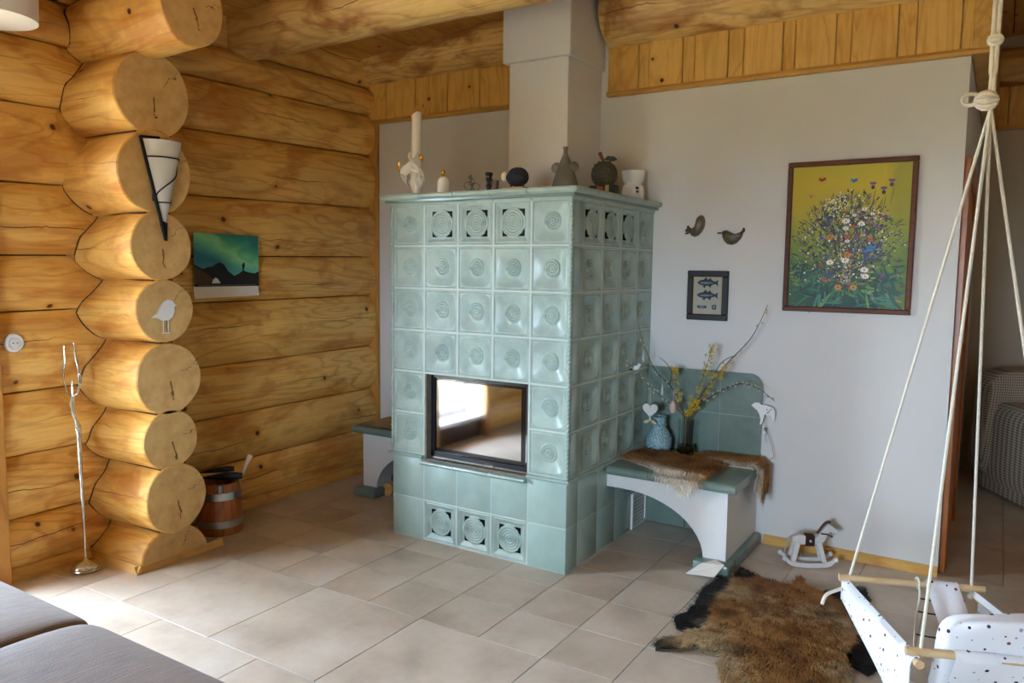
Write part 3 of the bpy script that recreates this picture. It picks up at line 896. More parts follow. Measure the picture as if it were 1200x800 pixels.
# ================================================================== FUR HELPER
def inside(poly, x, y):
    c = False; n = len(poly); j = n-1
    for i in range(n):
        xi, yi = poly[i]; xj, yj = poly[j]
        if (yi > y) != (yj > y) and x < (xj-xi)*(y-yi)/(yj-yi)+xi: c = not c
        j = i
    return c
def densify(poly, d=.03, jag=.006):
    out = []
    for i, p in enumerate(poly):
        q = poly[(i+1) % len(poly)]
        n = max(1, int(math.hypot(q[0]-p[0], q[1]-p[1])/d))
        for k in range(n):
            f = k/n; out.append((p[0]+(q[0]-p[0])*f+random.uniform(-jag, jag)*(k > 0), p[1]+(q[1]-p[1])*f+random.uniform(-jag, jag)*(k > 0)))
    return out
def pelt(name, label, cat, outline, fmap, colfn, nstr, slen, rise=.5, flow=None, step=.035, thick=.010, group=None, width=.0022, hump=None, shag=.35, under=.0005):
    """a hide: a thin leather sheet following the surface, plus its coat of hair"""
    outl = densify(outline)
    xs = [p[0] for p in outl]; ys = [p[1] for p in outl]
    pts = list(outl); x = min(xs)
    while x < max(xs):
        y = min(ys)
        while y < max(ys):
            px, py = x+random.uniform(-.3, .3)*step, y+random.uniform(-.3, .3)*step
            if inside(outl, px, py): pts.append((px, py))
            y += step
        x += step
    n = len(outl)
    r = delaunay_2d_cdt([Vector(p) for p in pts], [(i, (i+1) % n) for i in range(n)], [], 1, 1e-5)
    v2, tris = r[0], r[2]
    lim = fmap
    b = MB()
    P, cols = [], []
    for v in v2:
        hm = hump(v.x, v.y) if hump else 0
        P.append(lim(v.x, v.y, thick+hm)); cols.append(colfn(v.x, v.y, 0))
    o = len(P)
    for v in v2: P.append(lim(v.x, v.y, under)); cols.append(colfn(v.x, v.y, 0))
    F = []
    ed = {}
    for t in tris:
        t = list(t)
        a, c, d = (v2[i] for i in t[:3])
        if (c-a).cross(d-a) < 0: t.reverse()
        F.append(tuple(t)); F.append(tuple(o+i for i in reversed(t)))
        for i in range(len(t)):
            e_ = (t[i], t[(i+1) % len(t)]); ed[e_] = 1
    for (i, j) in ed:
        if (j, i) not in ed: F.append((j, i, o+i, o+j))
    b.add(P, F)
    cx, cy = sum(xs)/n, sum(ys)/n
    root = thing(name, label, cat, lim(cx, cy, 0), group)
    b.build('leather', FUR, root, smooth=True, cols=[tuple(c)+(1,) for c in cols])
    # hair
    V, Fh, CC = [], [], []
    k = 0; tries = 0
    x0, x1, y0, y1 = min(xs), max(xs), min(ys), max(ys)
    while k < nstr and tries < nstr*6:
        tries += 1
        px, py = random.uniform(x0, x1), random.uniform(y0, y1)
        if not inside(outl, px, py): continue
        hm = hump(px, py) if hump else 0
        fx, fy = flow(px, py) if flow else ((px-cx), (py-cy))
        l = math.hypot(fx, fy)+1e-6
        cl = noise.noise(Vector((px*16, py*16, 3.1)))*1.1
        fx, fy = fx/l, fy/l
        fx, fy = fx*math.cos(cl)-fy*math.sin(cl), fx*math.sin(cl)+fy*math.cos(cl)
        fx += random.gauss(0, shag); fy += random.gauss(0, shag)
        L = slen*random.uniform(.6, 1.2)
        a = Vector(lim(px, py, thick*.7+hm))
        q = Vector(lim(px+fx*L*.8, py+fy*L*.8, thick+hm+L*rise*random.uniform(.4, 1)))
        m_ = Vector(lim(px+fx*L*.35, py+fy*L*.35, thick+hm+L*rise*.75))
        sd = Vector((-fy, fx, random.uniform(-.3, .3))).normalized()*width*.5
        i0 = len(V)
        V += [a-sd, a+sd, m_-sd*.8, m_+sd*.8, q]
        Fh += [(i0, i0+1, i0+3, i0+2), (i0+2, i0+3, i0+4)]
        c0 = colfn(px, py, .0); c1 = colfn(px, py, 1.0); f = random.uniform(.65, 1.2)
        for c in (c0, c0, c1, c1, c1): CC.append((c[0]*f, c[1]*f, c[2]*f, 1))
        k += 1
    hb_ = MB(); hb_.v = [tuple(v) for v in V]; hb_.f = Fh; hb_.m = [0]*len(Fh)
    h = hb_.build('fur', FUR, root, smooth=True, cols=CC); h['kind'] = 'stuff'
    return root
FUR = vcol('fur', .65)
L3 = lambda a, b, t: tuple(x+(y-x)*max(0, min(1, t)) for x, y in zip(a, b))
def c3(h): return C(h)[:3]
flatmap = lambda z0: (lambda x, y, h: (x, y, z0+h))
BR = [(.723,.378),(.853,.428),(.991,.425),(.985,.547),(1.003,.598),(1.032,.488),(1.086,.431),(1.19,.367),(1.28,.243),(1.317,.126),(1.334,-.037),(1.325,-.163),(1.356,-.27),(1.391,-.501),(1.289,-.688),(1.047,-.728),(.947,-.598),(.905,-.495),(.908,-.401),(.826,-.420),(.787,-.380),(.729,-.455),(.639,-.502),(.628,-.445),(.708,-.332),(.763,-.243),(.774,-.143),(.742,-.066),(.74,.121),(.755,.243)]
BL = [(.61,.388),(.698,.390),(.702,.560),(.767,.521),(.869,.475),(.972,.459),(1.082,.451),(1.163,.528),(1.256,.65),(1.289,.578),(1.341,.344),(1.408,.021),(1.433,-.137),(1.4,-.225),(1.343,-.181),(1.036,-.226),(.778,-.177),(.698,-.267),(.664,-.253),(.624,-.155),(.652,-.085),(.649,.038),(.631,.172),(.643,.299),(.659,.384)]
def col_black(x, y, t):
    n = noise.noise(Vector((x*9, y*9, 0)))
    c = L3(c3('#0c0b0b'), c3('#2a2420'), .4+n)
    return L3(c, c3('#8d8378'), max(0, noise.noise(Vector((x*6+5, y*6, 2)))-.38)*3)
def col_brown(x, y, t):
    n = noise.noise(Vector((x*5, y*5, 7)))*.6+noise.noise(Vector((x*14, y*14, 1)))*.4
    e_ = noise.noise(Vector((x*3.2+8, y*3.2, 4)))
    f_ = noise.noise(Vector((x*30, y*30, 2)))
    c = L3(c3('#8a5527'), c3('#c08c4a'), .5+n*1.4+f_*.7)
    c = L3(c, c3('#d8bc8c'), smooth01((e_+.16-.9*max(0, y-.05)+.6*n+.6*f_)*1.7)*.85)
    c = L3(c, c3('#3a281b'), smooth01((noise.noise(Vector((x*10, y*10, 9)))+f_*.6-.12)*2.0)*.62)
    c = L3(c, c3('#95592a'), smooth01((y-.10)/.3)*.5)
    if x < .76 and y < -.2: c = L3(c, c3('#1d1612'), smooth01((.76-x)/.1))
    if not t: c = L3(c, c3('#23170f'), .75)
    return c
BLACKHIDE = pelt('animal_hide', 'black goat hide spread on the floor under the brown one', 'hide', BL, flatmap(.0005), col_black, 16000, .028, rise=.35, thick=.008)
hump = lambda x, y: .001+.028*smooth01(1-math.hypot((x-1.03)/.42, (y+.1)/.62))+.008*noise.noise(Vector((x*7, y*7, 0)))
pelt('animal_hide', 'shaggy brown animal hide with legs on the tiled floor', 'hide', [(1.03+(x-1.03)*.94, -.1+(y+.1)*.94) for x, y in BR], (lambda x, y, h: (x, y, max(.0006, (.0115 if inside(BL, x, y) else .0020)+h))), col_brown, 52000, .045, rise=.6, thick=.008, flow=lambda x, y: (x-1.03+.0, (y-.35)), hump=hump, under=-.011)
# pale turned-up flap of the black hide
b = MB(); fl = [(.500,.330,.012),(.565,.372,.064),(.615,.430,.072),(.672,.388,.070),(.640,.335,.022)]
b.add(fl+[(x, y, z-.004) for x, y, z in fl], [(0,4,3),(0,3,1),(1,3,2),(5,8,9),(5,6,8),(6,7,8)]+[(i, (i+1) % 5, 5+(i+1) % 5, 5+i) for i in range(5)])
o_ = b.build('hide_flap', simple('pale_hide_leather', '#cfc8bf', .8, var=.08), BLACKHIDE, smooth=False)
o_['label'] = 'pale turned up corner'

# pelts on the bench, draped over its edges
def drape(x, y, h):
    zt = .463
    if x > .70: return (.705+h, y, zt-(x-.70)+.004)
    if y < .412: return (x, .402-h, zt-(.412-y)+.004)
    return (x, y, zt+h)
PA = [(.016,.592),(.066,.80),(.233,.82),(.397,.765),(.564,.706),(.552,.574),(.532,.430),(.498,.376),(.446,.345),(.4,.372),(.327,.410),(.209,.502),(.102,.559)]
PB = [(.341,.843),(.44,.945),(.60,.95),(.728,.95),(.80,.945),(.856,.853),(.806,.746),(.735,.80),(.691,.775),(.586,.770),(.458,.790)]
def col_pa(x, y, t):
    d = noise.noise(Vector((x*9, y*9, 3)))
    edge = smooth01((.62-.28*x-y)/.10+d*.9)
    c = L3(c3('#c08a4c'), c3('#86532a'), .5+d*1.3); return L3(L3(c, c3('#efe3cf'), edge), c3('#4a2c14'), 0 if t else .35)
def col_pb(x, y, t):
    d = noise.noise(Vector((x*9, y*9, 5)))
    c = L3(c3('#c89454'), c3('#8a582c'), .5+d*1.3); return L3(L3(c, c3('#eaddc4'), smooth01((.83-y)/.05+d)), c3('#4a2c14'), 0 if t else .35)
pelt('fur_pelt', 'brown and cream fur pelt in front of the glass vase on the bench', 'fur', PA, drape, col_pa, 15000, .038, rise=.8, shag=.7, step=.025, thick=.007, width=.003, flow=lambda x, y: (.4, -1))
pelt('fur_pelt', 'brown fur pelt hanging over the end of the green tiled bench', 'fur', PB, drape, col_pb, 15000, .038, rise=.8, shag=.7, step=.025, thick=.007, width=.003, flow=lambda x, y: (1, -.2))

# ================================================================== LEFT SIDE OF THE ROOM
# sconce on a log end
sx = -1.735
sc_ = thing('wall_sconce', 'pointed cone wall lamp with frosted glass and black iron frame', 'wall lamp', (sx, -1.03, 1.86))
top, bot, ry_, yc = 2.085, 1.70, .098, -.965
vs, fs = [], []; n = 14
for i in range(9):
    z = bot+(top-bot)*i/8; f = .17+.83*i/8
    for j in range(n+1):
        a = -PI/2+PI*j/n
        vs.append((sx+.006+.085*f*math.cos(a), yc+ry_*f*math.sin(a), z))
for i in range(8):
    for j in range(n): k = i*(n+1)+j; fs.append((k, k+1, k+n+2, k+n+1))
o0 = len(vs)
vs2 = [(sx+.006+(x-sx-.006)*.94, yc+(y-yc)*.94, z) for x, y, z in vs]
fs += [(o0+q[3], o0+q[2], o0+q[1], o0+q[0]) for q in fs[:]]
mg, nt, p = newmat('frosted_glass'); p.inputs['Base Color'].default_value = C('#d5d2cc'); p.inputs['Roughness'].default_value = .4
p.inputs['Subsurface Weight'].default_value = .0
MB().add(vs+vs2, fs).build('glass_shade', mg, sc_, smooth=True)
b = MB(); b.tube([(sx+.012, yc-ry_-.008, top+.015), (sx+.03, yc-.003, 1.615)], .0085, 6); b.tube([(sx+.012, yc-ry_-.008, top+.012), (sx+.03, yc-.02, top+.014)], .006, 6)
b.build('frame_bar', M['black'], sc_)
b = MB(); b.tube([(sx+.012, yc+ry_*.17, bot), (sx+.03, yc, 1.612)], .005, 6); b.build('frame_bar', M['black'], sc_)
b = MB(); b.add([(sx+.006,yc-.022,bot+.005),(sx+.006,yc+.02,bot+.005),(sx+.03,yc,1.612),(sx+.03,yc-.004,bot+.005)], [(0,3,2),(3,1,2),(0,1,3),(0,2,1)]); b.build('tip', M['black'], sc_, smooth=False)
def hoop(z, f0, tilt=0.0):
    f = .17+.83*(z-bot)/(top-bot)+.03
    return [(sx+.008+.087*f*math.cos(a), yc+ry_*f*math.sin(a), z+tilt*a) for a in [-PI/2+PI*k/12 for k in range(13)]]
for z in (2.005, 1.795): MB().tube(hoop(z, 0), .0035, 6).build('hoop', M['black'], sc_)
pts = []
for k in range(13):
    z = 1.795+.19*k/12; a = -PI/2+PI*.97*smooth01(k/12)**.8; f = .17+.83*(z-bot)/(top-bot)+.03
    pts.append((sx+.008+.087*f*math.cos(a), yc+ry_*f*math.sin(a), z))
MB().tube(pts, .0035, 6).build('hoop', M['black'], sc_)
MB().box(sx+.0005, sx+.008, yc-.05, yc+.05, 1.80, 2.05, bev=.003).build('wall_plate', M['black'], sc_, smooth=False)

# white bird plaque on a log end
bx = -1.7165
pb_ = thing('bird_plaque', 'white bird silhouette on two thin legs fixed to a log end', 'ornament', (bx, -1.0, 1.24))
bird = [(-.075,-.02),(-.045,-.022),(-.02,-.036),(.012,-.036),(.036,-.020),(.047,.005),(.046,.03),(.062,.036),(.048,.044),(.036,.060),(.014,.066),(-.008,.056),(-.026,.034),(-.044,.002)]
MB().prism(bird, lambda a, c, t: (t, -.975+a, 1.262+c), bx, bx+.008).build('body', M['white'], pb_, smooth=False)
for dy in (-.014, .012): MB().box(bx, bx+.004, -.975+dy, -.972+dy, 1.165, 1.232).build('leg', M['white'], pb_, smooth=False)
MB().box(bx, bx+.004, -.994, -.954, 1.162, 1.167).build('base', M['white'], pb_, smooth=False)

# wall calendar with a night sky photo
def aurora():
    m, nt, p = newmat('aurora_print'); g = G(nt)
    s = g.sep(g.coord()); y, z = s[1], s[2]
    u = g.math('DIVIDE', g.math('ADD', y, .525), .447); v = g.math('DIVIDE', g.math('SUBTRACT', z, 1.375), .302)
    nz = g.noise(g.comb(u, v, 0.0), 3.0, 3, .5, .6)
    ray = g.math('MULTIPLY', g.math('ADD', g.math('ADD', v, g.math('MULTIPLY', u, .75)), g.math('MULTIPLY', nz, .5)), .5)
    col = g.ramp(ray, [(.27, C('#2a6492')), (.46, C('#2f7d92')), (.58, C('#6cc79c')), (.66, C('#92dc9e')), (.76, C('#48a884')), (.92, C('#2c7c7a'))])
    col = g.mix(g.ramp(v, [(.2, (0,0,0,1)), (.5, (1,1,1,1))]), C('#58a8ae'), col)
    g.l(col, p.inputs['Base Color']); p.inputs['Roughness'].default_value = .3
    return m
cx_ = -2.110
cal = thing('wall_calendar', 'wall calendar with a green northern lights photo and a white strip below', 'calendar', (cx_, -.30, 1.5))
MB().box(cx_-.004, cx_, -.525, -.078, 1.375, 1.677).build('photo_sheet', aurora(), cal, smooth=False, origin=(0,0,0))
def calp(poly, col, name, t=.0008, rough=.5):
    MB().prism([(-.525+a*.447, 1.375+c*.302) for a, c in poly], lambda a, c, t_: (t_, a, c), cx_, cx_+t).build(name, simple('print_'+name, col, rough), cal, smooth=False)
calp([(0,0),(1,0),(1,.29),(.93,.25),(.83,.27),(.74,.31),(.68,.25),(.6,.2),(.5,.3),(.44,.42),(.38,.46),(.33,.44),(.26,.38),(.2,.37),(.12,.33),(0,.42)], '#191d1f', 'mountain')
calp([(0,.03),(.30,.06),(.26,.16),(.16,.26),(.06,.33),(0,.35)], '#4a3a1c', 'slope', .0012)
calp([(.25,.06),(.27,.13),(.31,.17),(.35,.13),(.38,.06)], '#d8d6d0', 'tent', .0016)
calp([(.735,.29),(.75,.29),(.758,.36),(.77,.40),(.765,.45),(.75,.47),(.74,.44),(.728,.42)], '#0e1012', 'hiker', .0016)
calp([(0,0),(1,0),(1,.045),(0,.045)], '#0d0f10', 'date_strip', .0016)
for k in range(31): calp([(.06+k*.029,.015),(.075+k*.029,.015),(.075+k*.029,.03),(.06+k*.029,.03)], '#8a8a86', 'date', .002)
b = MB(); b.add([(cx_-.002,-.533,1.374),(cx_-.002,-.083,1.374),(cx_+.02,-.095,1.318),(cx_+.02,-.540,1.308),(cx_-.004,-.533,1.374),(cx_-.004,-.083,1.374),(cx_+.018,-.095,1.318),(cx_+.018,-.540,1.308)],
                [(0,1,2,3),(7,6,5,4),(0,4,5,1),(3,2,6,7),(0,3,7,4),(1,5,6,2)]); b.build('white_strip', M['white'], cal, smooth=False)
MB().box(cx_-.004, cx_+.002, -.31, -.28, 1.676, 1.686).build('hanger', M['steel'], cal, smooth=False)
MB().tube([(cx_+.001, -.118+.013*math.cos(2*PI*k/16), 1.648+.013*math.sin(2*PI*k/16)) for k in range(16)], .001, 5, closed=True).build('emblem', simple('emblem_print', '#6c8f9c'), cal)

# round socket
so = thing('wall_socket', 'round white wall socket on the log wall', 'socket', (-2.135, -1.476, 1.128))
rot = Matrix.Rotation(PI/2, 4, 'Y')
def lathe_x(prof, c, seg=24):
    b = MB().lathe(prof, (0,0,0), seg); b.v = [(c[0]+z, c[1]+y, c[2]-x) for x, y, z in b.v]; return b
lathe_x([(.043,0),(.043,.012),(.038,.018),(.030,.019),(.028,.012),(.0,.012)], (-2.135,-1.476,1.128)).build('plate', M['white'], so)
lathe_x([(.022,.012),(.022,.020),(.0,.021)], (-2.135,-1.476,1.128), 16).build('insert', M['porcelain'], so)
for d in (-.009, .009): lathe_x([(.003,.018),(.003,.0225),(0,.0225)], (-2.135,-1.476+d,1.128), 8).build('pin_hole', M['black'], so)

# forged iron candle stand
ir = thing('candle_stand', 'slender forged iron stand with branching prongs on a round steel foot', 'sculpture', (-1.985, -1.265, 0))
lx, ly = -1.985, -1.265
MB().lathe([(.062,0),(.066,.008),(.062,.014),(.066,.020),(.062,.027),(.060,.034),(.045,.044),(.016,.052),(.008,.062),(0,.062)], (lx, ly, 0), 28).build('foot', M['iron'], ir)
pts = [(lx,ly,.05),(lx-.002,ly,.3),(lx-.012,ly,.60),(lx-.014,ly,.72)]
MB().tube(pts, [.005,.006,.010,.013], 8).build('rod', M['iron'], ir)
MB().tube([(lx-.014,ly,.70),(lx-.02,ly-.006,.745),(lx-.035,ly-.012,.79),(lx-.045,ly-.010,.83),(lx-.04,ly-.006,.865)], [.016,.010,.010,.013,.008], 8).build('twisted_neck', M['iron'], ir)
top_ = (lx-.04, ly-.006, .862)
for pth in ([(0,0,0),(-.035,-.01,.015),(-.05,-.015,.08),(-.052,-.014,.14)], [(0,0,0),(.028,.008,.015),(.045,.012,.06),(.035,.012,.13),(.02,.01,.18),(.012,.008,.26)], [(0,0,0),(-.004,.0,.03),(-.002,0,.075)], [(-.045,-.013,.13),(-.036,-.012,.16),(-.040,-.012,.24)]):
    MB().tube([(top_[0]+a, top_[1]+c, top_[2]+d) for a, c, d in pth], [.008]+[.0055]*(len(pth)-2)+[.004], 7).build('prong', M['iron'], ir)
MB().ball((top_[0]+.047, top_[1]+.013, top_[2]+.085), (.008,.006,.035), 8, 6).build('bud', M['iron'], ir)

# coopered bucket with tool
bkx, bky = -1.935, -.525
bu = thing('wooden_bucket', 'small brown coopered bucket with two steel hoops beside the log ends', 'bucket', (bkx, bky, 0))
stv = wood('bucket_staves', 'Z', '#b26a30', '#9c5826', '#70380f', crack=False, knots=False, stain=.4)
ns = 14
for k in range(ns):
    a0_, a1_ = 2*PI*k/ns+.01, 2*PI*(k+1)/ns-.01
    vs = []
    for z, ro in ((0.0,.122),(.14,.117),(.285,.104)):
        for rr in (ro, ro-.012):
            for a in (a0_, (a0_+a1_)/2, a1_): vs.append((bkx+rr*math.cos(a), bky+rr*math.sin(a), z+.001))
    fs = []
    for i in range(2):
        o = i*6
        fs += [(o,o+1,o+7,o+6),(o+1,o+2,o+8,o+7),(o+4,o+3,o+9,o+10),(o+5,o+4,o+10,o+11),(o+3,o,o+6,o+9),(o+2,o+5,o+11,o+8)]
    fs += [(12,13,16,15),(13,14,17,16),(1,0,3,4),(2,1,4,5)]
    MB().add(vs, fs).build('stave', stv, bu, smooth=True)
for z0_, z1_, r0, r1 in ((.045,.085,.1215,.1205),(.20,.24,.1145,.1105)):
    MB().lathe([(r0+.0,z0_),(r0+.003,z0_),(r1+.003,z1_),(r1,z1_)], (bkx,bky,0), 32).build('hoop', M['steel'], bu)
MB().lathe([(.105,.012),(.105,.022),(0,.022)], (bkx,bky,0), 24).build('bottom', stv, bu)
MB().box(bkx+.085, bkx+.10, bky-.075, bky-.055, .24, .29, bev=.003).build('handle_lug', M['steel'], bu, smooth=False)
tl = thing('hearth_tool', 'pale wooden handle with black leather flaps sticking out of the bucket', 'tool', (bkx, bky, .03))
hd = Vector((-.04,.55,.75)).normalized()
p0_ = Vector((-1.945, -.300, .385))-hd*.42
MB().tube([p0_+hd*t for t in (0,.2,.29,.37,.42)], [.012,.012,.010,.013,.016], 8).build('handle', simple('pale_beech', '#d3bda0', .6, var=.1), tl)
LEA = simple('black_leather', '#121110', .6, var=.2)
for (ax, ay, az, bx_, by_, bz, w_, nm) in ((-.10,-.05,.295,.09,.085,.310,.026,0), (-.08,-.07,.335,.065,.05,.355,.020,1)):
    a, c = Vector((bkx+ax, bky+ay, az)), Vector((bkx+bx_, bky+by_, bz)); mid = (a+c)/2+Vector((.02,-.01,.012))
    b = MB(); n = 10
    b.tube([a.lerp(mid, t) if False else (a*(1-t)**2+mid*2*t*(1-t)+c*t*t) for t in [i/n for i in range(n+1)]], [w_*(.25+.9*math.sin(PI*min(1, .1+.75*i/n))**1.0)*(.35+.65*i/n) for i in range(n+1)], 8)
    b.build('leather_flap', LEA, tl)

# ceiling lamp shade
lp = thing('ceiling_lamp', 'white drum ceiling lamp shade near the log wall', 'lamp', (-1.86, -1.63, 2.9))
MB().lathe([(.165,2.50),(.172,2.50),(.178,2.75),(.17,2.75),(.163,2.51)], (-1.86,-1.63,0), 40).build('shade', simple('white_shade', '#dcdcdc', .5), lp)
MB().lathe([(.16,2.512),(.16,2.516),(0,2.516)], (-1.86,-1.63,0), 32).build('diffuser', M['porcelain'], lp)
MB().tube([(-1.86,-1.63,2.52),(-1.86,-1.63,2.945)], .006, 8).build('stem', M['steel'], lp)
MB().lathe([(.05,2.918),(.05,2.943),(0,2.943)], (-1.86,-1.63,0), 20).build('canopy', M['white'], lp)

# sofa in the foreground
def fabric():
    m, nt, p = newmat('taupe_corduroy'); g = G(nt)
    co = g.coord()
    a = g.noise(g.mapping(co, (70, 6, 6)), 2.2, 4, .65); b_ = g.noise(co, 3, 3); c_ = g.noise(co, 220, 2)
    col = g.ramp(a, [(.3, C('#6c5c50')), (.55, C('#806e60')), (.75, C('#8d7b6d'))])
    col = g.mix(g.math('MULTIPLY', b_, .35), col, C('#6c5a4c'))
    g.l(col, p.inputs['Base Color']); p.inputs['Roughness'].default_value = .85
    p.inputs['Sheen Weight'].default_value = .1
    g.l(g.bump(g.math('ADD', a, g.math('MULTIPLY', c_, .5)), .35, .006), p.inputs['Normal'])
    return m
FB = fabric()
so_ = thing('sofa', 'taupe grey fabric sofa with plump seat cushions in the near corner', 'sofa', (-.5, -2.5, 0))
for xa, xb in ((-1.32,-.515), (-.515,.29)):
    b = MB()
    def puff(d, hx=(xb-xa)/2):
        if d.z > 0: d = Vector((d.x, d.y, d.z*(.90+.10*(1-(d.x/hx)**6)*(1-min(1, abs(d.y/.45))**4))))
        return d
    b.pillow(((xa+xb)/2, -2.485, .345), ((xb-xa)/2-.001, .455, .130), e=5, n=24, fn=puff, ex=22)
    b.build('seat_cushion', FB, so_, smooth=True, angle=80)
for xa, xb in ((-1.32,-.515), (-.515,.29)):
    b = MB(); b.pillow(((xa+xb)/2, -2.98, .62), ((xb-xa)/2-.003, .11, .24), e=4, n=12); b.build('back_cushion', FB, so_, smooth=True, angle=80)
MB().box(-1.33, .30, -3.15, -2.10, .06, .24, bev=.02, seg=2).build('base', FB, so_, smooth=True, angle=30)
MB().box(-1.33, .30, -3.20, -3.05, .06, .78, bev=.03, seg=2).build('backrest', FB, so_, smooth=True, angle=30)
for xx in (-1.25, .22):
    for yy in (-3.1, -2.18): MB().lathe([(.022,0),(.026,.062),(0,.062)], (xx, yy, 0), 12).build('leg', M['black'], so_)
# ================================================================== ON TOP OF THE STOVE
ZT = 1.8865
# tall vase with a porcelain knot and gold
v = thing('tall_vase', 'tall white porcelain tube vase tied with a knot edged in gold on the stove', 'vase', (-1.02, .10, ZT))
c = (-1.02, .10, ZT)
MB().lathe([(.022,0),(.026,.006),(.030,.03),(.036,.075),(.034,.12),(.030,.16),(.028,.22),(.029,.425),(.026,.432),(.024,.425),(.023,.10),(0,.10)], c, 28).build('tube', M['porcelain'], v)
# torn lip
b = MB(); b.lathe([(.0285,.42),(.030,.452),(.027,.452),(.0255,.42)], c, 28)
b.v = [(x, y, z-(.024*max(0, math.cos(math.atan2(y-c[1], x-c[0])+2.2)-.25) if z > ZT+.44 else 0)) for x, y, z in b.v]
b.build('lip', M['porcelain'], v)
for s, tw in ((1, 0), (-1, .6)):
    vs, fs = [], []; n = 20
    for i in range(n+1):
        a = -.5+2.3*PI*i/n/1.5
        r = .033+.052*math.sin(PI*i/n)
        ctr = Vector((c[0]+s*r*math.cos(a*.55), c[1]-.028-.012*math.sin(a), ZT+.07+.16*i/n*(.9)))
        for k in range(8):
            t = 2*PI*k/8; vs.append(ctr+Vector((.007*math.cos(t), .018*math.cos(t+.8), .026*math.sin(t))))
    for i in range(n):
        for k in range(8): fs.append((i*8+k, i*8+(k+1) % 8, (i+1)*8+(k+1) % 8, (i+1)*8+k))
    MB().add(vs, fs).build('knot', M['porcelain'], v)
MB().tube([(c[0]-.082+.02*math.cos(t), c[1]-.03, ZT+.165+.035*math.sin(t)) for t in [PI*.7+PI*1.0*i/10 for i in range(11)]], .005, 6).build('gold_rim', M['gold'], v)
MB().ball((c[0]+.058, c[1]-.032, ZT+.205), (.014,.010,.016), 10, 7).build('gold_rim', M['gold'], v)
# small bottle
v = thing('small_bottle', 'short white bottle with a gold stopper on the stove', 'bottle', (-.835, .10, ZT)); c = (-.835, .10, ZT)
MB().lathe([(.030,0),(.034,.004),(.035,.04),(.033,.075),(.022,.093),(.012,.099),(0,.099)], c, 24).build('body', M['porcelain'], v)
MB().lathe([(.010,.098),(.013,.104),(.007,.110),(.011,.120),(.009,.130),(0,.131)], c, 14).build('stopper', M['gold'], v)
# wire figure
v = thing('wire_figure', 'small bent wire figure on the stove', 'ornament', (-.648, .10, ZT)); c = Vector((-.648, .10, ZT))
WR = simple('dark_wire', '#4a463f', .4, metal=.8)
MB().lathe([(.04,0),(.04,.003),(0,.003)], c, 18).build('base', WR, v)
for k, (ox, oz, r) in enumerate(((-.02,.035,.026),(.022,.032,.022),(-.003,.062,.016),(.012,.014,.012),(-.008,.088,.008))):
    MB().tube([c+Vector((ox+r*math.cos(a), .012*math.sin(a*2+k), oz+r*math.sin(a))) for a in [2*PI*i/18 for i in range(18)]], .0016, 5, closed=True).build('wire_loop', WR, v)
MB().tube([c, c+Vector((-.004,0,.05)), c+Vector((-.012,.004,.1))], .0016, 5).build('stem', WR, v)
# two dark turned pieces
DW = simple('dark_turned_wood', '#1d1714', .45)
v = tag(MB().lathe([(.020,0),(.020,.006),(.013,.012),(.012,.03),(.018,.036),(.012,.043),(.013,.06),(.019,.068),(.014,.076),(.017,.088),(.021,.096),(.018,.104),(0,.104)], (0,0,0), 18).build('turned_figure', DW, origin=(0,0,0)), 'black turned wooden figure on the stove beside the small cup', 'ornament'); v.location = (-.540, .10, ZT)
v = tag(MB().lathe([(.012,0),(.013,.004),(.017,.055),(.018,.062),(.014,.062),(.010,.02),(0,.02)], (0,0,0), 18).build('small_cup', simple('brown_cup', '#5a3a22', .4), origin=(0,0,0)), 'small brown tapered cup on the stove', 'cup'); v.location = (-.499, .10, ZT)
# woolly sheep
v = thing('toy_sheep', 'dark woolly toy sheep with a pale head on a small wooden board', 'toy', (-.375, .10, ZT)); c = Vector((-.375, .10, ZT))
MB().box(c.x-.062, c.x+.062, c.y-.03, c.y+.03, ZT+.0005, ZT+.022, bev=.003).build('board', simple('light_board', '#b48a52', .6, var=.1), v, smooth=False)
b = MB(); b.ball(c+Vector((.008,0,.072)), (.062,.042,.048), 26, 18)
b.v = [tuple(Vector(q)+(Vector(q)-(c+Vector((.008,0,.072))))*.13*noise.noise(Vector(q)*90)) for q in b.v]
b.build('wool', simple('navy_wool', '#23242c', .95, var=.4, vscale=120, bump=.8, bscale=150), v)
MB().ball(c+Vector((-.062,-.006,.078)), (.022,.016,.026), 12, 8).build('head', simple('pale_wool', '#d3c3a4', .8), v)
for dx in (-.028, .04): MB().tube([c+Vector((dx,0,.022)), c+Vector((dx,0,.05))], .007, 6).build('leg', DW, v)
# grey figure: bell shaped body with round arms and a narrow neck
GREY = simple('grey_stoneware', '#5f594d', .6, var=.25, vscale=14)
v = thing('stoneware_figure', 'grey bell shaped stoneware figure with round arms and a flared neck', 'figurine', (-.105, .12, ZT)); c = (-.105, .12, ZT)
MB().lathe([(.070,0),(.074,.004),(.066,.035),(.050,.085),(.034,.125),(.020,.155),(.012,.172),(.011,.190),(.015,.206),(.012,.206),(.009,.19),(0,.18)], c, 28, sy=.6).build('body', GREY, v)
for s in (-1, 1):
    MB().ball((c[0]+s*.049, c[1]-.004, ZT+.108), (.027,.016,.024), 16, 10, rotm=Matrix.Rotation(s*.5, 3, 'Y')).build('arm', GREY, v)
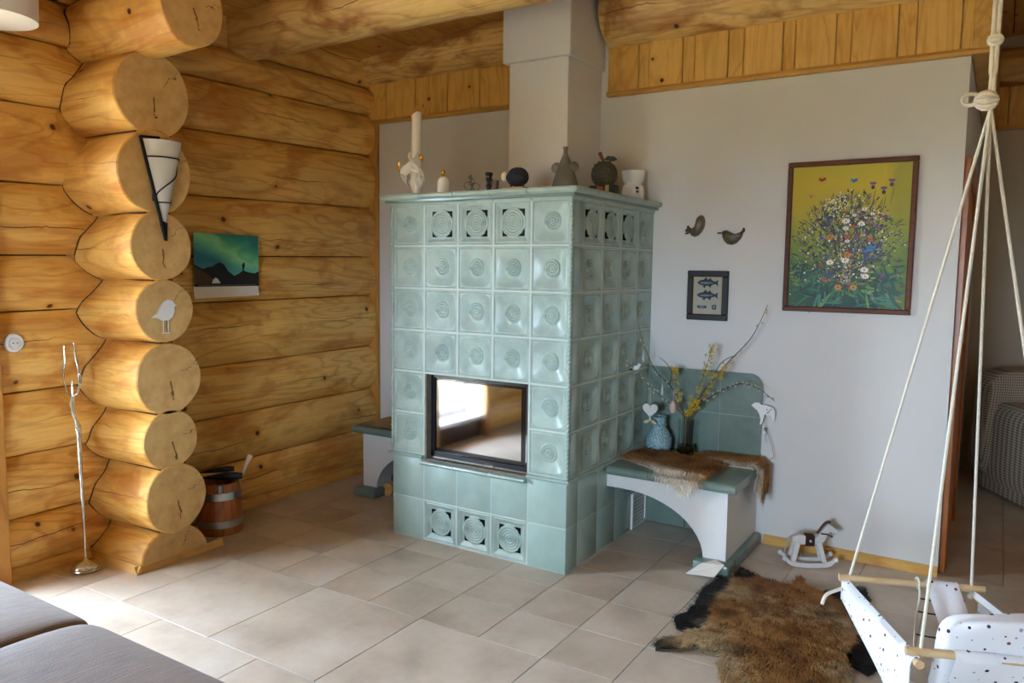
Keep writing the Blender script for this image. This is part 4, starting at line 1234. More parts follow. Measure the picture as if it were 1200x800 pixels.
# wreath ball on colourful blocks
v = thing('apple_ornament', 'round rattan apple with a stalk and leaf on coloured blocks', 'ornament', (-.10, .55, ZT)); c = Vector((-.10, .55, ZT))
RAT = simple('woven_rattan', '#4b4632', .8, var=.4, vscale=60, bump=1.0, bscale=90)
b = MB(); b.ball(c+Vector((0,0,.118)), (.07,.07,.072), 30, 20); b.build('ball', RAT, v)
for k in range(8):
    zz = -.063+.018*k; rr_ = math.sqrt(max(1e-6, 1-(zz/.072)**2))*.0705
    MB().tube([c+Vector((rr_*math.cos(t), rr_*math.sin(t), .118+zz+.006*math.sin(2*t+k))) for t in [2*PI*i/24 for i in range(24)]], .0022, 4, closed=True).build('strand', RAT, v)
MB().tube([c+Vector((-.005,0,.185)), c+Vector((-.03,0,.235))], [.008,.011], 6).build('stalk', simple('red_brown_stalk', '#7a3a1c', .6), v)
b = MB(); b.prism([(-.005,0),(.02,.016),(.055,.012),(.075,-.006),(.05,-.012),(.02,-.010)], lambda a, d, t: (c.x+a, c.y+t, c.z+.198+d), -.004, .004); b.build('leaf', simple('dark_leaf', '#2e3324', .6), v, smooth=False)
for k, (y0_, y1_, hx) in enumerate(((-.075,-.03,'#2c2f22'),(-.03,.005,'#b0521f'),(.005,.02,'#3f3a20'),(.02,.042,'#c9a94a'),(.042,.075,'#2c2f22'))):
    MB().box(c.x+y0_, c.x+y1_, c.y-.03, c.y+.03, ZT+.0005, ZT+.060, bev=.002).build('block', simple('block_paint', hx, .5), v, smooth=False)
# white pawn-like burner
v = thing('oil_burner', 'white ceramic oil burner with small square openings at the stove corner', 'oil burner', (-.08, .89, ZT)); c = (-.08, .89, ZT)
MB().lathe([(.062,0),(.066,.004),(.064,.06),(.058,.088),(.050,.096),(0,.096)], c, 28).build('base', M['porcelain'], v)
MB().lathe([(.044,.096),(.058,.118),(.066,.155),(.068,.172),(.062,.172),(.055,.14),(0,.135)], c, 28).build('bowl', M['porcelain'], v)
for dz in (.045, .065):
    MB().box(c[0]+.036, c[0]+.052, c[1]-.050, c[1]-.040, ZT+dz, ZT+dz+.013).build('opening', M['black'], v, smooth=False)

# ================================================================== ON THE WHITE WALL
PX0, PX1, PZ0, PZ1 = .7504, 1.3614, 1.292, 2.0668
pt = thing('flower_painting', 'framed painting of a wildflower bouquet on a yellow and green ground', 'painting', ((PX0+PX1)/2, YW-.01, PZ0))
FW = .026
FRM = wood('picture_frame_wood', 'X', '#6e3a1a', '#5a2e14', '#3f1f0c', crack=False, knots=False, rough=.6)
for a in ((PX0,PX1,PZ1-FW,PZ1), (PX0,PX1,PZ0,PZ0+FW), (PX0,PX0+FW,PZ0+FW,PZ1-FW), (PX1-FW,PX1,PZ0+FW,PZ1-FW)):
    MB().box(a[0],a[1],YW-.026,YW-.001,a[2],a[3], bev=.004).build('frame_bar', FRM, pt, smooth=False)
def canvas_mat():
    m, nt, p = newmat('painted_canvas'); g = G(nt)
    s = g.sep(g.coord())
    u = g.math('DIVIDE', g.math('SUBTRACT', s[0], PX0), PX1-PX0); v_ = g.math('DIVIDE', g.math('SUBTRACT', s[2], PZ0), PZ1-PZ0)
    uv = g.comb(u, v_, 0.0)
    nz = g.noise(uv, 3.2, 4, .6, 1.0); n2 = g.noise(g.mapping(uv, (14, 5, 1), rot=(0,0,.6)), 2, 4, .6)
    t = g.math('ADD', v_, g.math('MULTIPLY', g.math('SUBTRACT', nz, .5), .35))
    col = g.ramp(t, [(.02, C('#14362f')), (.14, C('#1f4d40')), (.28, C('#3d6a35')), (.45, C('#8a9a2e')), (.62, C('#b8a82a')), (.85, C('#c8b02c')), (1, C('#b9ae34'))])
    side = g.ramp(g.math('ADD', u, g.math('MULTIPLY', nz, .25)), [(.85, (0,0,0,1)), (1.1, (1,1,1,1))])
    col = g.mix(g.math('MULTIPLY', side, .55), col, C('#75863a'))
    left = g.ramp(g.math('ADD', u, g.math('MULTIPLY', v_, .35)), [(.10, (1,1,1,1)), (.34, (0,0,0,1))])
    col = g.mix(g.math('MULTIPLY', left, .55), col, C('#3f6f3a'))
    col = g.mix(g.math('MULTIPLY', n2, .25), col, C('#d9c95a'), 'SOFT_LIGHT')
    g.l(col, p.inputs['Base Color']); p.inputs['Roughness'].default_value = .55
    g.l(g.bump(n2, .3, .003), p.inputs['Normal'])
    return m
MB().box(PX0+FW-.002, PX1-FW+.002, YW-.014, YW-.002, PZ0+FW-.002, PZ1-FW+.002).build('canvas', canvas_mat(), pt, smooth=False, origin=(0,0,0))
# brush strokes
V, F_, CC = [], [], []
cw, ch = PX1-PX0-2*FW, PZ1-PZ0-2*FW
rs = random.Random(3)
lay = [0]
def dab(u, v_, rx, ry, col, ang=0.0, n=7, jit=.15):
    u = max(rx*1.15, min(1-rx*1.15, u)); v_ = max(ry*1.15, min(1-ry*1.15, v_))
    lay[0] += 1; yy = YW-.0145-.0000006*lay[0]-.0002
    i0 = len(V); col = c3(col) if isinstance(col, str) else col
    ca, sa = math.cos(ang), math.sin(ang)
    for k in range(n):
        t = 2*PI*k/n; a, b_ = rx*math.cos(t)*(1+rs.uniform(-jit, jit)), ry*math.sin(t)*(1+rs.uniform(-jit, jit))
        V.append((PX0+FW+(u+(a*ca-b_*sa))*cw, yy, PZ0+FW+(v_+(a*sa+b_*ca)*cw/ch)*ch)); CC.append((*col, 1))
    F_.append(tuple(range(i0, i0+n)))
def vary(h, k=.25):
    c_ = c3(h); f = 1+rs.uniform(-k, k); return tuple(min(1, x*f) for x in c_)
for _ in range(150):     # leaf sweeps low down
    u = rs.uniform(.05, .95); v_ = rs.uniform(.02, .30); dab(u, v_, rs.uniform(.04, .13), rs.uniform(.006, .016), vary(rs.choice(['#1f5145','#2f6b4c','#3f7d62','#244a3c','#6b8f3c','#17362e'])), rs.uniform(-1, 1)+(.6 if u > .5 else -.6)*-1)
for _ in range(380):    # soft masses of foliage
    a = rs.gauss(0, .6); r = .60*rs.random()**.8
    dab(.5+math.sin(a)*r*.8, .15+math.cos(a)*r*.95, rs.uniform(.012, .034), rs.uniform(.008, .018), vary(rs.choice(['#4a5a26','#5f6a2c','#2f4430','#3a4a52','#6f7434','#2a3626','#4d4a5c']), .3), rs.uniform(0, 3), 7, .3)
for _ in range(1500):    # stems and dark foliage of the bouquet
    a = rs.gauss(0, .62); r = .68*rs.random()**.75
    u, v_ = .5+math.sin(a)*r*.85, .14+math.cos(a)*r*1.0
    dab(u, v_, rs.uniform(.010, .042), rs.uniform(.002, .007), vary(rs.choice(['#22331a','#2c4a22','#3d5c2a','#6a8a34','#1a2614','#4b5f52','#8f9a4a','#39442e','#a8a860','#2b3a44'])), PI/2-a+rs.gauss(0, .35), 5)
for _ in range(900):    # scattered small blossoms
    a = rs.gauss(0, .68); r = .64*rs.random()**.7
    u, v_ = .5+math.sin(a)*r*.85, .17+math.cos(a)*r
    s_ = rs.uniform(.004, .011)
    dab(u, v_, s_, s_*rs.uniform(.6, 1), vary(rs.choice(['#5f4a78','#7d6a9c','#e8e4d4','#c9c27a','#3f5a8a','#8a3f5a','#dcd8b0','#4a3a5c','#6f8f3c','#b58a2a'])), rs.uniform(0, 3), 6)
for _ in range(60):     # pale umbels
    dab(.40+rs.gauss(0, .07), .74+rs.gauss(0, .035), .008, .006, vary('#e6e2c0', .1), rs.uniform(0, 3), 6)
for _ in range(70):     # lilac spikes
    dab(.68+rs.gauss(0, .07), .40+rs.gauss(0, .05), .011, .008, vary(rs.choice(['#4a4d80','#6a66a0','#3c3c66'])), rs.uniform(0, 3), 6)
def daisy(u, v_, s_, pet='#f0eee6', ctr='#c08a1e', sq=.65):
    for k in range(9):
        t = 2*PI*k/9; dab(u+s_*.62*math.cos(t), v_+s_*.62*sq*math.sin(t)*cw/ch, s_*.42, s_*.2, vary(pet, .08), t, 7)
    dab(u, v_, s_*.32, s_*.24, ctr)
for q in ((.63,.69,.024),(.55,.65,.019),(.48,.61,.036),(.61,.59,.032),(.70,.655,.02),(.48,.56,.026),(.36,.32,.034),(.655,.27,.036),(.665,.225,.034),(.49,.335,.036),(.50,.47,.022)): daisy(*q)
for q in ((.35,.50,.030,'#d8822a'),(.50,.50,.026,'#c9601f'),(.69,.48,.024,'#c66a2c'),(.505,.375,.032,'#e0761c'),(.44,.145,.034,'#d9902c'),(.57,.145,.034,'#cf9a34'),(.32,.2,.02,'#c94a24'),(.54,.57,.024,'#b8662c'),(.28,.3,.02,'#b5482c'),(.53,.17,.018,'#c4505a')):
    daisy(*q[:3], pet=q[3], ctr='#7a3a10', sq=.8)
for u, v_, h in ((.69,.42,'#2f6fb0'),(.66,.41,'#3a86c4'),(.71,.425,'#3a86c4'),(.37,.24,'#3f4a8c'),(.60,.65,'#6a3f7d'),(.70,.62,'#6a4a84'),(.80,.635,'#5a3f70'),(.58,.51,'#8a3f84'),(.28,.5,'#6f5a8c'),(.34,.62,'#7a6a9c'),(.73,.58,'#75548c'),(.80,.22,'#7a4a84'),(.48,.68,'#b08a3c')):
    for k in range(6): dab(u+rs.gauss(0, .012), v_+rs.gauss(0, .010), .013, .009, vary(h, .3), rs.uniform(0, 3), 6)
for u, v_ in ((.69,.86),(.78,.825),(.84,.875)):     # thistles
    dab(u+.01, v_-.10, .003, .10, '#3f4a34', -.15, 5); dab(u, v_-.022, .017, .020, '#3a3048'); 
    for k in range(5): dab(u-.02+.01*k, v_+.006, .006, .016, vary('#6f4a86', .2), .4-.2*k, 5)
for u, v_, h, s_ in ((.26,.90,'#b0281c',1.0),(.53,.885,'#3f80b8',1.0),(.17,.79,'#c08a5c',.9)):    # butterflies
    dab(u-.014*s_, v_+.006, .020*s_, .014*s_, h, -.7); dab(u+.014*s_, v_+.008, .020*s_, .014*s_, vary(h, .2), .7); dab(u, v_-.002, .004, .016, '#2a1a14')
hb_ = MB(); hb_.v = V; hb_.f = F_; hb_.m = [0]*len(F_)
hb_.build('brush_strokes', vcol('oil_paint', .5), pt, smooth=False, cols=CC)

# fish print
f0, f1, g0, g1 = .221, .455, 1.221, 1.499
fp = thing('fish_print', 'small black framed print of two fish and shells', 'picture', ((f0+f1)/2, YW-.01, g0))
for a in ((f0,f1,g1-.034,g1), (f0,f1,g0,g0+.034), (f0,f0+.034,g0+.034,g1-.034), (f1-.034,f1,g0+.034,g1-.034)):
    MB().box(a[0],a[1],YW-.022,YW-.001,a[2],a[3], bev=.004).build('frame_bar', simple('black_stained_frame', '#1d1815', .4), fp, smooth=False)
MB().box(f0+.032,f1-.032,YW-.011,YW-.002,g0+.032,g1-.032).build('backing_sheet', simple('cream_paper', '#b5a585', .8, var=.12, vscale=25), fp, smooth=False)
MB().box(f0+.042,f1-.042,YW-.0115,YW-.011,g0+.042,g1-.042).build('sheet', simple('grey_paper', '#a9a69a', .8, var=.08, vscale=40), fp, smooth=False)
INK = simple('blue_black_ink', '#2a3540', .7, var=.3, vscale=80); INK2 = simple('pale_ink', '#6d7a80', .7)
for k, zc in enumerate((1.432, 1.362)):
    fish = [(-.062,.0),(-.045,.013),(-.01,.020),(.02,.016),(.042,.006),(.060,.018),(.056,.0),(.060,-.018),(.042,-.006),(.02,-.014),(-.01,-.018),(-.045,-.012)]
    MB().prism(fish, lambda a, d, t: (.338+a, t, zc+d), YW-.0122, YW-.0114).build('fish', INK, fp, smooth=False)
    MB().prism([(-.045,.002),(-.01,.006),(.03,.002),(.03,-.002),(-.01,-.008),(-.04,-.006)], lambda a, d, t: (.338+a, t, zc+d), YW-.0126, YW-.0121).build('fish_belly', INK2, fp, smooth=False)
    for (a, d) in ((-.012,.022),(.012,.019),(-.02,-.021),(.012,-.018)):
        MB().prism([(a-.012,d*.8),(a+.002,d+math.copysign(.010,d)),(a+.010,d*.75)], lambda q, e_, t: (.338+q, t, zc+e_), YW-.0122, YW-.0114).build('fin', INK, fp, smooth=False)
for cx2, w2_, h2 in ((.308,.028,.011),(.378,.013,.019)):
    MB().prism([(cx2+w2_*math.cos(a), 1.296+h2*math.sin(a)*(1+.3*math.cos(2*a))) for a in [2*PI*k/14 for k in range(14)]], lambda a, d, t: (a, t, d), YW-.0122, YW-.0114).build('shell', INK, fp, smooth=False)
    MB().prism([(cx2+w2_*.6*math.cos(a), 1.297+h2*.6*math.sin(a)) for a in [2*PI*k/12 for k in range(12)]], lambda a, d, t: (a, t, d), YW-.0126, YW-.0121).build('shell_highlight', INK2, fp, smooth=False)

# two ceramic birds on the wall
BRZ = simple('bronze_glaze_ceramic', '#5b5034', .4, var=.45, vscale=22, bump=.5, bscale=60)
def dome(name, poly, depth, label, parts):
    cx_, cz_ = sum(p[0] for p in poly)/len(poly), sum(p[1] for p in poly)/len(poly)
    t = thing(name, label, 'ornament', (cx_, YW, cz_), 'ceramic birds on the wall')
    n = len(poly); vs, fs = [], []
    for i in range(6):
        f = math.cos(PI/2*i/5*.92); d = .001+depth*math.sin(PI/2*i/5)
        vs += [(cx_+(x-cx_)*f, YW-d, cz_+(z-cz_)*f) for x, z in poly]
    for i in range(5):
        for k in range(n): fs.append((i*n+k, (i+1)*n+k, (i+1)*n+(k+1) % n, i*n+(k+1) % n))
    fs.append(tuple(5*n+k for k in range(n)))
    bm = bmesh.new(); me = MB().add(vs, fs).mesh('body', BRZ, smooth=False, origin=WL[t.name]); bm.from_mesh(me); bmesh.ops.recalc_face_normals(bm, faces=list(bm.faces)); bm.to_mesh(me); bm.free()
    me.polygons.foreach_set('use_smooth', [True]*len(me.polygons))
    place('body', me, t, WL[t.name])
    for nm, p, r in parts: MB().ball((p[0], YW-.012, p[1]), r, 10, 7).build(nm, BRZ if nm != 'crest' else simple('brown_ceramic', '#3d2a1c', .5), t)
    return t
p1_ = [(.232,1.694),(.25,1.688),(.272,1.697),(.292,1.717),(.305,1.745),(.308,1.775),(.302,1.798),(.289,1.810),(.272,1.808),(.259,1.795),(.254,1.775),(.249,1.752),(.238,1.737),(.222,1.727),(.215,1.714)]
dome('ceramic_bird', p1_, .026, 'curled brown ceramic bird hanging higher on the white wall', [('head', (.217,1.727), (.017,.012,.017)), ('crest', (.205,1.725), (.010,.008,.008)), ('crest', (.212,1.741), (.007,.008,.012)), ('beak', (.205,1.708), (.012,.006,.005))])
p2_ = [(.402,1.714),(.413,1.722),(.43,1.724),(.448,1.716),(.468,1.706),(.49,1.700),(.508,1.705),(.522,1.716),(.520,1.695),(.508,1.672),(.488,1.652),(.462,1.642),(.437,1.646),(.418,1.662),(.407,1.685)]
dome('ceramic_bird', p2_, .026, 'brown ceramic bird with raised tail lower on the white wall', [('crest', (.526,1.722), (.008,.008,.014)), ('crest', (.516,1.708), (.008,.008,.010)), ('beak', (.393,1.708), (.014,.006,.005)), ('eye', (.432,1.700), (.006,.016,.006))])

# ================================================================== ON THE BENCH
ZB = .4635
mv, nt, p = newmat('blue_speckled_glaze'); g = G(nt)
vo = g.voro(g.coord(), 130)
g.l(g.ramp(vo.outputs['Distance'], [(.15, C('#c3d2d4')), (.5, C('#7fa3ab')), (.9, C('#5d8690'))]), p.inputs['Base Color']); p.inputs['Roughness'].default_value = .35
g.l(g.bump(vo.outputs['Distance'], .5, .004), p.inputs['Normal'])
vs_ = thing('ceramic_vase', 'round blue speckled ceramic vase on the bench', 'vase', (.125, .88, ZB))
MB().lathe([(.045,0),(.060,.006),(.074,.045),(.072,.080),(.056,.115),(.040,.138),(.036,.150),(.042,.158),(.036,.164),(.038,.195),(.042,.205),(.036,.205),(.032,.17),(0,.16)], (.125,.88,ZB), 32).build('body', mv, vs_)
gv_ = thing('glass_vase', 'straight clear glass vase with dark water on the bench', 'vase', (.285, .875, ZB))
MB().lathe([(.044,0),(.048,.003),(.049,.02),(.042,.10),(.046,.205),(.044,.205),(.040,.10),(.046,.02),(.044,.006),(0,.006)], (.285,.875,ZB), 32).build('glass', M['vase_glass'], gv_)
MB().lathe([(.043,.007),(.0455,.02),(.0435,.06),(0,.06)], (.285,.875,ZB), 28).build('water', simple('dark_water', '#2a1c10', .1), gv_)

TWIG = simple('brown_twig', '#4a3626', .7, var=.3, vscale=40); TWG = simple('olive_twig', '#6a6238', .7, var=.3, vscale=40)
YEL = simple('forsythia_yellow', '#cfae2c', .6, var=.2, vscale=60); CAT = simple('silver_catkin', '#b5ae9c', .8)
FLOWER = MB()
for k in range(4):
    a = PI/2*k; FLOWER.add([(0,0,0),(.006*math.cos(a-.5),.006*math.sin(a-.5),.006),(.016*math.cos(a),.016*math.sin(a),.012),(.006*math.cos(a+.5),.006*math.sin(a+.5),.006),(0,0,-.001)], [(0,1,2,3),(4,3,2,1)])
FLOWER = FLOWER.mesh('petals', YEL, smooth=False)
BUD = MB().ball((0,0,0), (.0045,.0045,.007), 7, 5).mesh('bud', CAT)
def spline(pts, n=6):
    P = [Vector(q) for q in pts]; out = []
    for i in range(len(P)-1):
        a, b_, c_, d = P[max(i-1,0)], P[i], P[i+1], P[min(i+2, len(P)-1)]
        for k in range(n):
            t = k/n; out.append(.5*((2*b_)+(c_-a)*t+(2*a-5*b_+4*c_-d)*t*t+(3*b_-a-3*c_+d)*t**3))
    out.append(P[-1]); return out
def branch(label, pts, r0, mat, flowers=0, buds=0, f0=.1, side=0, tw=()):
    base = (.285, .875, ZB+.03)
    P = spline([base]+list(pts))
    t = thing('twig', label, 'branch', base, 'branches in the glass vase')
    MB().tube(P, [r0*(1-.7*i/(len(P)-1)) for i in range(len(P))], 6).build('stem', mat, t)
    for q in tw: MB().tube(spline(q), [.0028-.0014*i/(len(spline(q))-1) for i in range(len(spline(q)))], 5).build('side_shoot', mat, t)
    rs2 = random.Random(len(label))
    for k in range(flowers):
        q = P[int((f0+(1-f0)*rs2.random())*(len(P)-1))]
        place('flower', FLOWER, t, q+Vector((rs2.gauss(0,.012), rs2.gauss(0,.012), rs2.gauss(0,.008))), (rs2.uniform(0,3), rs2.uniform(0,3), rs2.uniform(0,3)))
    for k in range(buds):
        q = P[int((f0+(1-f0)*(k+rs2.random()*.5)/buds)*(len(P)-1))]
        place('bud', BUD, t, q+Vector((rs2.gauss(0,.006), rs2.gauss(0,.004), rs2.gauss(0,.007))), (rs2.uniform(-.6,.6), rs2.uniform(-.6,.6), 0))
    return t
Yb = .86
branch('dark bare twig leaning over the stove side in the glass vase', [(.275,.87,.68),(.204,Yb,.838),(.109,Yb-.02,.932),(.045,Yb-.05,1.08),(.02,Yb-.07,1.19)], .0042, TWIG, 0, 10, .35, tw=([(.185,Yb,.86),(.20,.85,.93),(.165,.84,.985),(.13,.84,1.01)],))
branch('catkin twig reaching low towards the stove in the glass vase', [(.27,.87,.68),(.16,Yb-.02,.78),(.085,Yb-.04,.85),(.03,Yb-.08,.92),(-.0+.012,Yb-.22,1.0)], .0036, TWG, 0, 22, .3)
branch('longest bare twig rising towards the painting from the glass vase', [(.295,.87,.68),(.36,Yb,.80),(.426,Yb,.901),(.52,Yb+.01,1.02),(.611,Yb+.02,1.128),(.66,Yb+.03,1.22),(.70,Yb+.03,1.325)], .0045, TWIG, 2, 10, .4, tw=([(.43,Yb,.905),(.47,Yb-.02,.99),(.51,Yb-.02,1.03),(.555,Yb,1.05)],))
branch('arching dark twig bending down over the bench end in the glass vase', [(.30,.87,.68),(.40,Yb,.79),(.493,Yb-.01,.861),(.593,Yb-.02,.902),(.684,Yb-.03,.888),(.774,Yb-.04,.830)], .0045, TWIG, 0, 26, .3)
branch('upright yellow forsythia sprig in the glass vase', [(.29,.865,.68),(.35,.845,.83),(.395,.84,.96),(.43,.84,1.10)], .0036, TWG, 46, 0, .45)
branch('short yellow forsythia sprig at the back of the glass vase', [(.28,.87,.68),(.235,.86,.80),(.215,.855,.92),(.205,.855,.96)], .0034, TWG, 32, 0, .45)
branch('slanting yellow forsythia sprig beside the longest twig', [(.295,.86,.68),(.37,.83,.79),(.46,.82,.92),(.55,.82,1.03)], .0034, TWG, 34, 0, .4)
branch('low yellow forsythia sprig at the rim of the glass vase', [(.29,.855,.67),(.30,.84,.71),(.33,.83,.745),(.36,.82,.80)], .003, TWG, 34, 0, .5)
# ornaments hung on the twigs
WOODW = simple('whitewashed_wood', '#d8d4d2', .7, var=.06, vscale=50, bump=.4, bscale=90)
h_ = thing('heart_ornament', 'white wooden heart with a small bow hanging in front of the blue vase', 'ornament', (.10, .80, .70))
hp = []
for k in range(40):
    t = 2*PI*k/40; hp.append((.0028*16*math.sin(t)**3, .0028*(13*math.cos(t)-5*math.cos(2*t)-2*math.cos(3*t)-math.cos(4*t))))
MB().prism(hp, lambda a, d, t: (.10+a, t, .715+d), .795, .807).build('heart', WOODW, h_, smooth=False)
MB().tube([(.10,.801,.745),(.098,.80,.79),(.095,.805,.84)], .0018, 5).build('ribbon', simple('linen_ribbon', '#b9ab94', .8), h_)
for s in (-1, 1): MB().ball((.10+s*.022, .80, .645), (.018,.007,.010), 10, 6, rotm=Matrix.Rotation(s*.4, 3, 'Y')).build('bow', simple('cream_bow', '#cbbf9f', .8), h_)
MB().ball((.10,.80,.66), (.008,.007,.012), 8, 6).build('bow', simple('cream_bow', '#cbbf9f', .8), h_)
h_ = thing('bird_ornament', 'tiny white bird perched on the catkin twig', 'ornament', (.035, .74, .945))
MB().ball((.035,.735,.955), (.022,.011,.014), 12, 8, rotm=Matrix.Rotation(-.3, 3, 'Y')).build('body', M['white'], h_)
MB().ball((.054,.735,.972), .010, 9, 7).build('head', M['white'], h_)
MB().prism([(-.020,.005),(-.04,-.012),(-.036,-.020),(-.012,-.006)], lambda a, d, t: (.035+a, t, .955+d), .731, .739).build('tail', M['black'], h_, smooth=False)
for k, (x_, y_, z_, lab) in enumerate(((.045,.81,1.03,'slim glass drop hanging on the upper bare twig'),(.155,.83,.845,'slim glass drop hanging in the middle of the twigs'))):
    h_ = thing('glass_drop', lab, 'ornament', (x_, y_, z_)); 
    MB().lathe([(.0,-.05),(.006,-.044),(.008,-.03),(.004,.0),(.002,.018),(0,.02)], (x_,y_,z_), 10).build('drop', simple('frosted_drop', '#b9c4c2', .15), h_)
    MB().tube([(x_,y_,z_+.018),(x_-.002,y_,z_+.06)], .0009, 4).build('thread', CAT, h_)
h_ = thing('egg_ornament', 'pale pink egg hanging among the forsythia', 'ornament', (.232, .80, .745))
MB().lathe([(0,-.036),(.012,-.032),(.018,-.016),(.017,.006),(.010,.026),(0,.034)], (.232,.80,.745), 14).build('egg', simple('pink_egg', '#d3b0a4', .6), h_)
MB().tube([(.232,.80,.778),(.234,.802,.84)], .001, 4).build('thread', CAT, h_)
# lamb ornament on strings at the end of the backrest
h_ = thing('lamb_ornament', 'white cut out lamb ornament with strings on the end of the tiled backrest', 'ornament', (.68, .985, .74))
lamb = [(.615,.770),(.632,.786),(.655,.790),(.668,.778),(.70,.778),(.728,.770),(.742,.748),(.742,.715),(.735,.690),(.728,.712),(.718,.728),(.702,.722),(.690,.728),(.682,.700),(.676,.672),(.664,.668),(.668,.700),(.660,.725),(.648,.745),(.632,.756)]
MB().prism(lamb, lambda a, d, t: (a, t, d), .972, .979).build('lamb', M['white'], h_, smooth=False)
for k, (dx, dz) in enumerate(((.70,.755),(.713,.748),(.722,.758),(.706,.738))): MB().ball((dx,.9715,dz), (.004,.0015,.004), 7, 5).build('cutout', simple('grey_cutout', '#7d7d7d', .8), h_)
STR = simple('twine', '#8a7866', .9)
MB().tube([(.68,.9795,.79),(.682,.985,.83)], .0012, 4).build('string', STR, h_)
MB().tube(spline([(.695,.976,.725),(.694,.976,.64),(.698,.976,.575)]), .0013, 4).build('string', STR, h_)
MB().tube(spline([(.695,.976,.65),(.715,.975,.61),(.735,.975,.55),(.745,.975,.50),(.728,.975,.485)]), .0013, 4).build('string', STR, h_)
MB().ball((.695,.975,.648), (.008,.006,.008), 8, 6).build('bead', STR, h_)
MB().ball((.690,.975,.628), (.010,.005,.009), 8, 6).build('tuft', M['white'], h_)
MB().tube([(.682,.985,.83),(.682,YW-.026,.832)], .002, 5).build('nail', M['steel'], h_)

# ================================================================== ROCKING HORSE
rh = thing('rocking_horse', 'small white wooden rocking horse with dark saddle by the wall', 'toy', (.98, .82, 0))
ang = .50
ea, eb = Vector((math.cos(ang), math.sin(ang), 0)), Vector((-math.sin(ang), math.cos(ang), 0))
def RH(a, t, z): return tuple(Vector((.975,.815,0))+ea*a+eb*t+Vector((0,0,z)))
body = [(-.085,.150),(-.05,.162),(.0,.150),(.035,.152),(.055,.175),(.075,.205),(.09,.222),(.105,.214),(.135,.190),(.138,.178),(.122,.174),(.100,.182),(.088,.165),(.078,.135),(.060,.118),(.0,.112),(-.05,.112),(-.085,.120)]
MB().prism(body, lambda a, d, t: RH(a, t, d), -.016, .016).build('body', WOODW, rh, smooth=False)
for s in (-1, 1):
    rk = []
    for k in range(15):
        a = -.125+.25*k/14; rk.append((a, .012+.9*(a)**2+.020*max(0, (abs(a)-.10)/.025)))
    poly = [(a, z-.011) for a, z in rk]+[(a, z+.012) for a, z in reversed(rk)]
    MB().prism(poly, lambda a, d, t: RH(a, t, d), s*.042-.007, s*.042+.007).build('rocker', WOODW, rh, smooth=False)
    for e_ in (-1, 1): MB().ball(RH(e_*.128, s*.042, .045), .013, 9, 7).build('rocker_knob', WOODW, rh)
    for fa, ta in ((-.085,-.06), (.075,.045)):
        MB().prism([(ta-.014,.125),(ta+.014,.125),(fa+.011,.022),(fa-.011,.022)], lambda a, d, t: RH(a, t+s*(.018+(.125-d)/.1*.016), d), -.006, .006).build('leg', WOODW, rh, smooth=False)
DK = simple('dark_felt', '#2b1d18', .9)
MB().prism([(-.02,.105),(.025,.105),(.025,.158),(-.02,.160)], lambda a, d, t: RH(a, t, d), -.021, .021).build('saddle', DK, rh, smooth=False)
MB().ball(RH(.003,-.022,.132), (.007,.004,.007), 8, 6).build('saddle_stud', simple('pink_stud', '#d3b0a0', .6), rh)
for k in range(9):
    f = k/8; a, z = .045+.055*f, .172+.056*math.sin(f*PI*.55)
    MB().ball(RH(a, 0, z), (.007,.007,.009), 7, 5).build('mane_tuft', simple('brown_mane', '#5a3d2c', .9), rh)
MB().tube([RH(.055,-.018,.172), RH(.085,-.020,.170), RH(.112,-.018,.158)], .004, 6).build('bridle', DK, rh)
MB().tube([RH(-.085,0,.150), RH(-.105,0,.13), RH(-.12,0,.06)], [.006,.008,.003], 6).build('tail', simple('cream_tail', '#b9a890', .9), rh)

# ================================================================== BABY SWING
sw = thing('baby_swing', 'white starred baby swing on wooden rods hanging from cotton ropes', 'swing', (1.65, -.61, .2))
A, B_, Cn, D_ = (Vector(q) for q in ((1.323,-.464,.45),(1.737,-.307,.45),(1.571,-.919,.45),(1.985,-.762,.45)))
e1 = (B_-A).normalized(); e2 = (Cn-A).normalized(); K = Vector((1.676,-.613,1.975))
DOW = wood('birch_dowel', 'X', '#dcc096', '#d0b083', '#b9925e', crack=False, knots=False, stain=.2)
ROPE = simple('cotton_rope', '#d8d0bd', .9, var=.06, vscale=120, bump=.6, bscale=240)
def stars():
    m, nt, p = newmat('star_print_cotton'); g = G(nt)
    co = g.coord(); vo = g.voro(co, 42, rnd=.8); rnd = g.sep(vo.outputs['Color'])
    d = vo.outputs['Distance']
    rad = g.math('MULTIPLY', g.math('ADD', rnd[0], .45), .17)
    on = g.math('LESS_THAN', d, rad)
    ink = g.ramp(rnd[1], [(.0, C('#23202c')), (.45, C('#3a3c55')), (.62, C('#7d2a3c')), (.8, C('#8a8fa8'))], 'CONSTANT')
    col = g.mix(on, C('#dcdcdf'), ink)
    g.l(col, p.inputs['Base Color']); p.inputs['Roughness'].default_value = .85
    g.l(g.bump(g.noise(co, 14, 3), .35, .01), p.inputs['Normal'])
    return m
STAR = stars()
def dowel(p, q, name='rod'): MB().tube([p, q], .0125, 14).build(name, DOW, sw)
dowel(A-e1*.005, B_+e1*.01); dowel(Cn-e1*.004, D_+e1*.01)
up = Vector((0,0,-.022))
dowel(A+up+e1*.02-e2*.02, Cn+up+e1*.02+e2*.035); dowel(B_+up-e1*.02-e2*.02, D_+up-e1*.02+e2*.035)
for p_ in (A+e1*.03, B_-e1*.03, Cn+e1*.035, D_-e1*.04):
    MB().tube([K, p_+Vector((0,0,.01)), p_-Vector((0,0,.03))], .0046, 8).build('rope', ROPE, sw)
    MB().ball(p_-Vector((0,0,.028)), (.012,.012,.010), 9, 7).build('rope_knot', ROPE, sw)
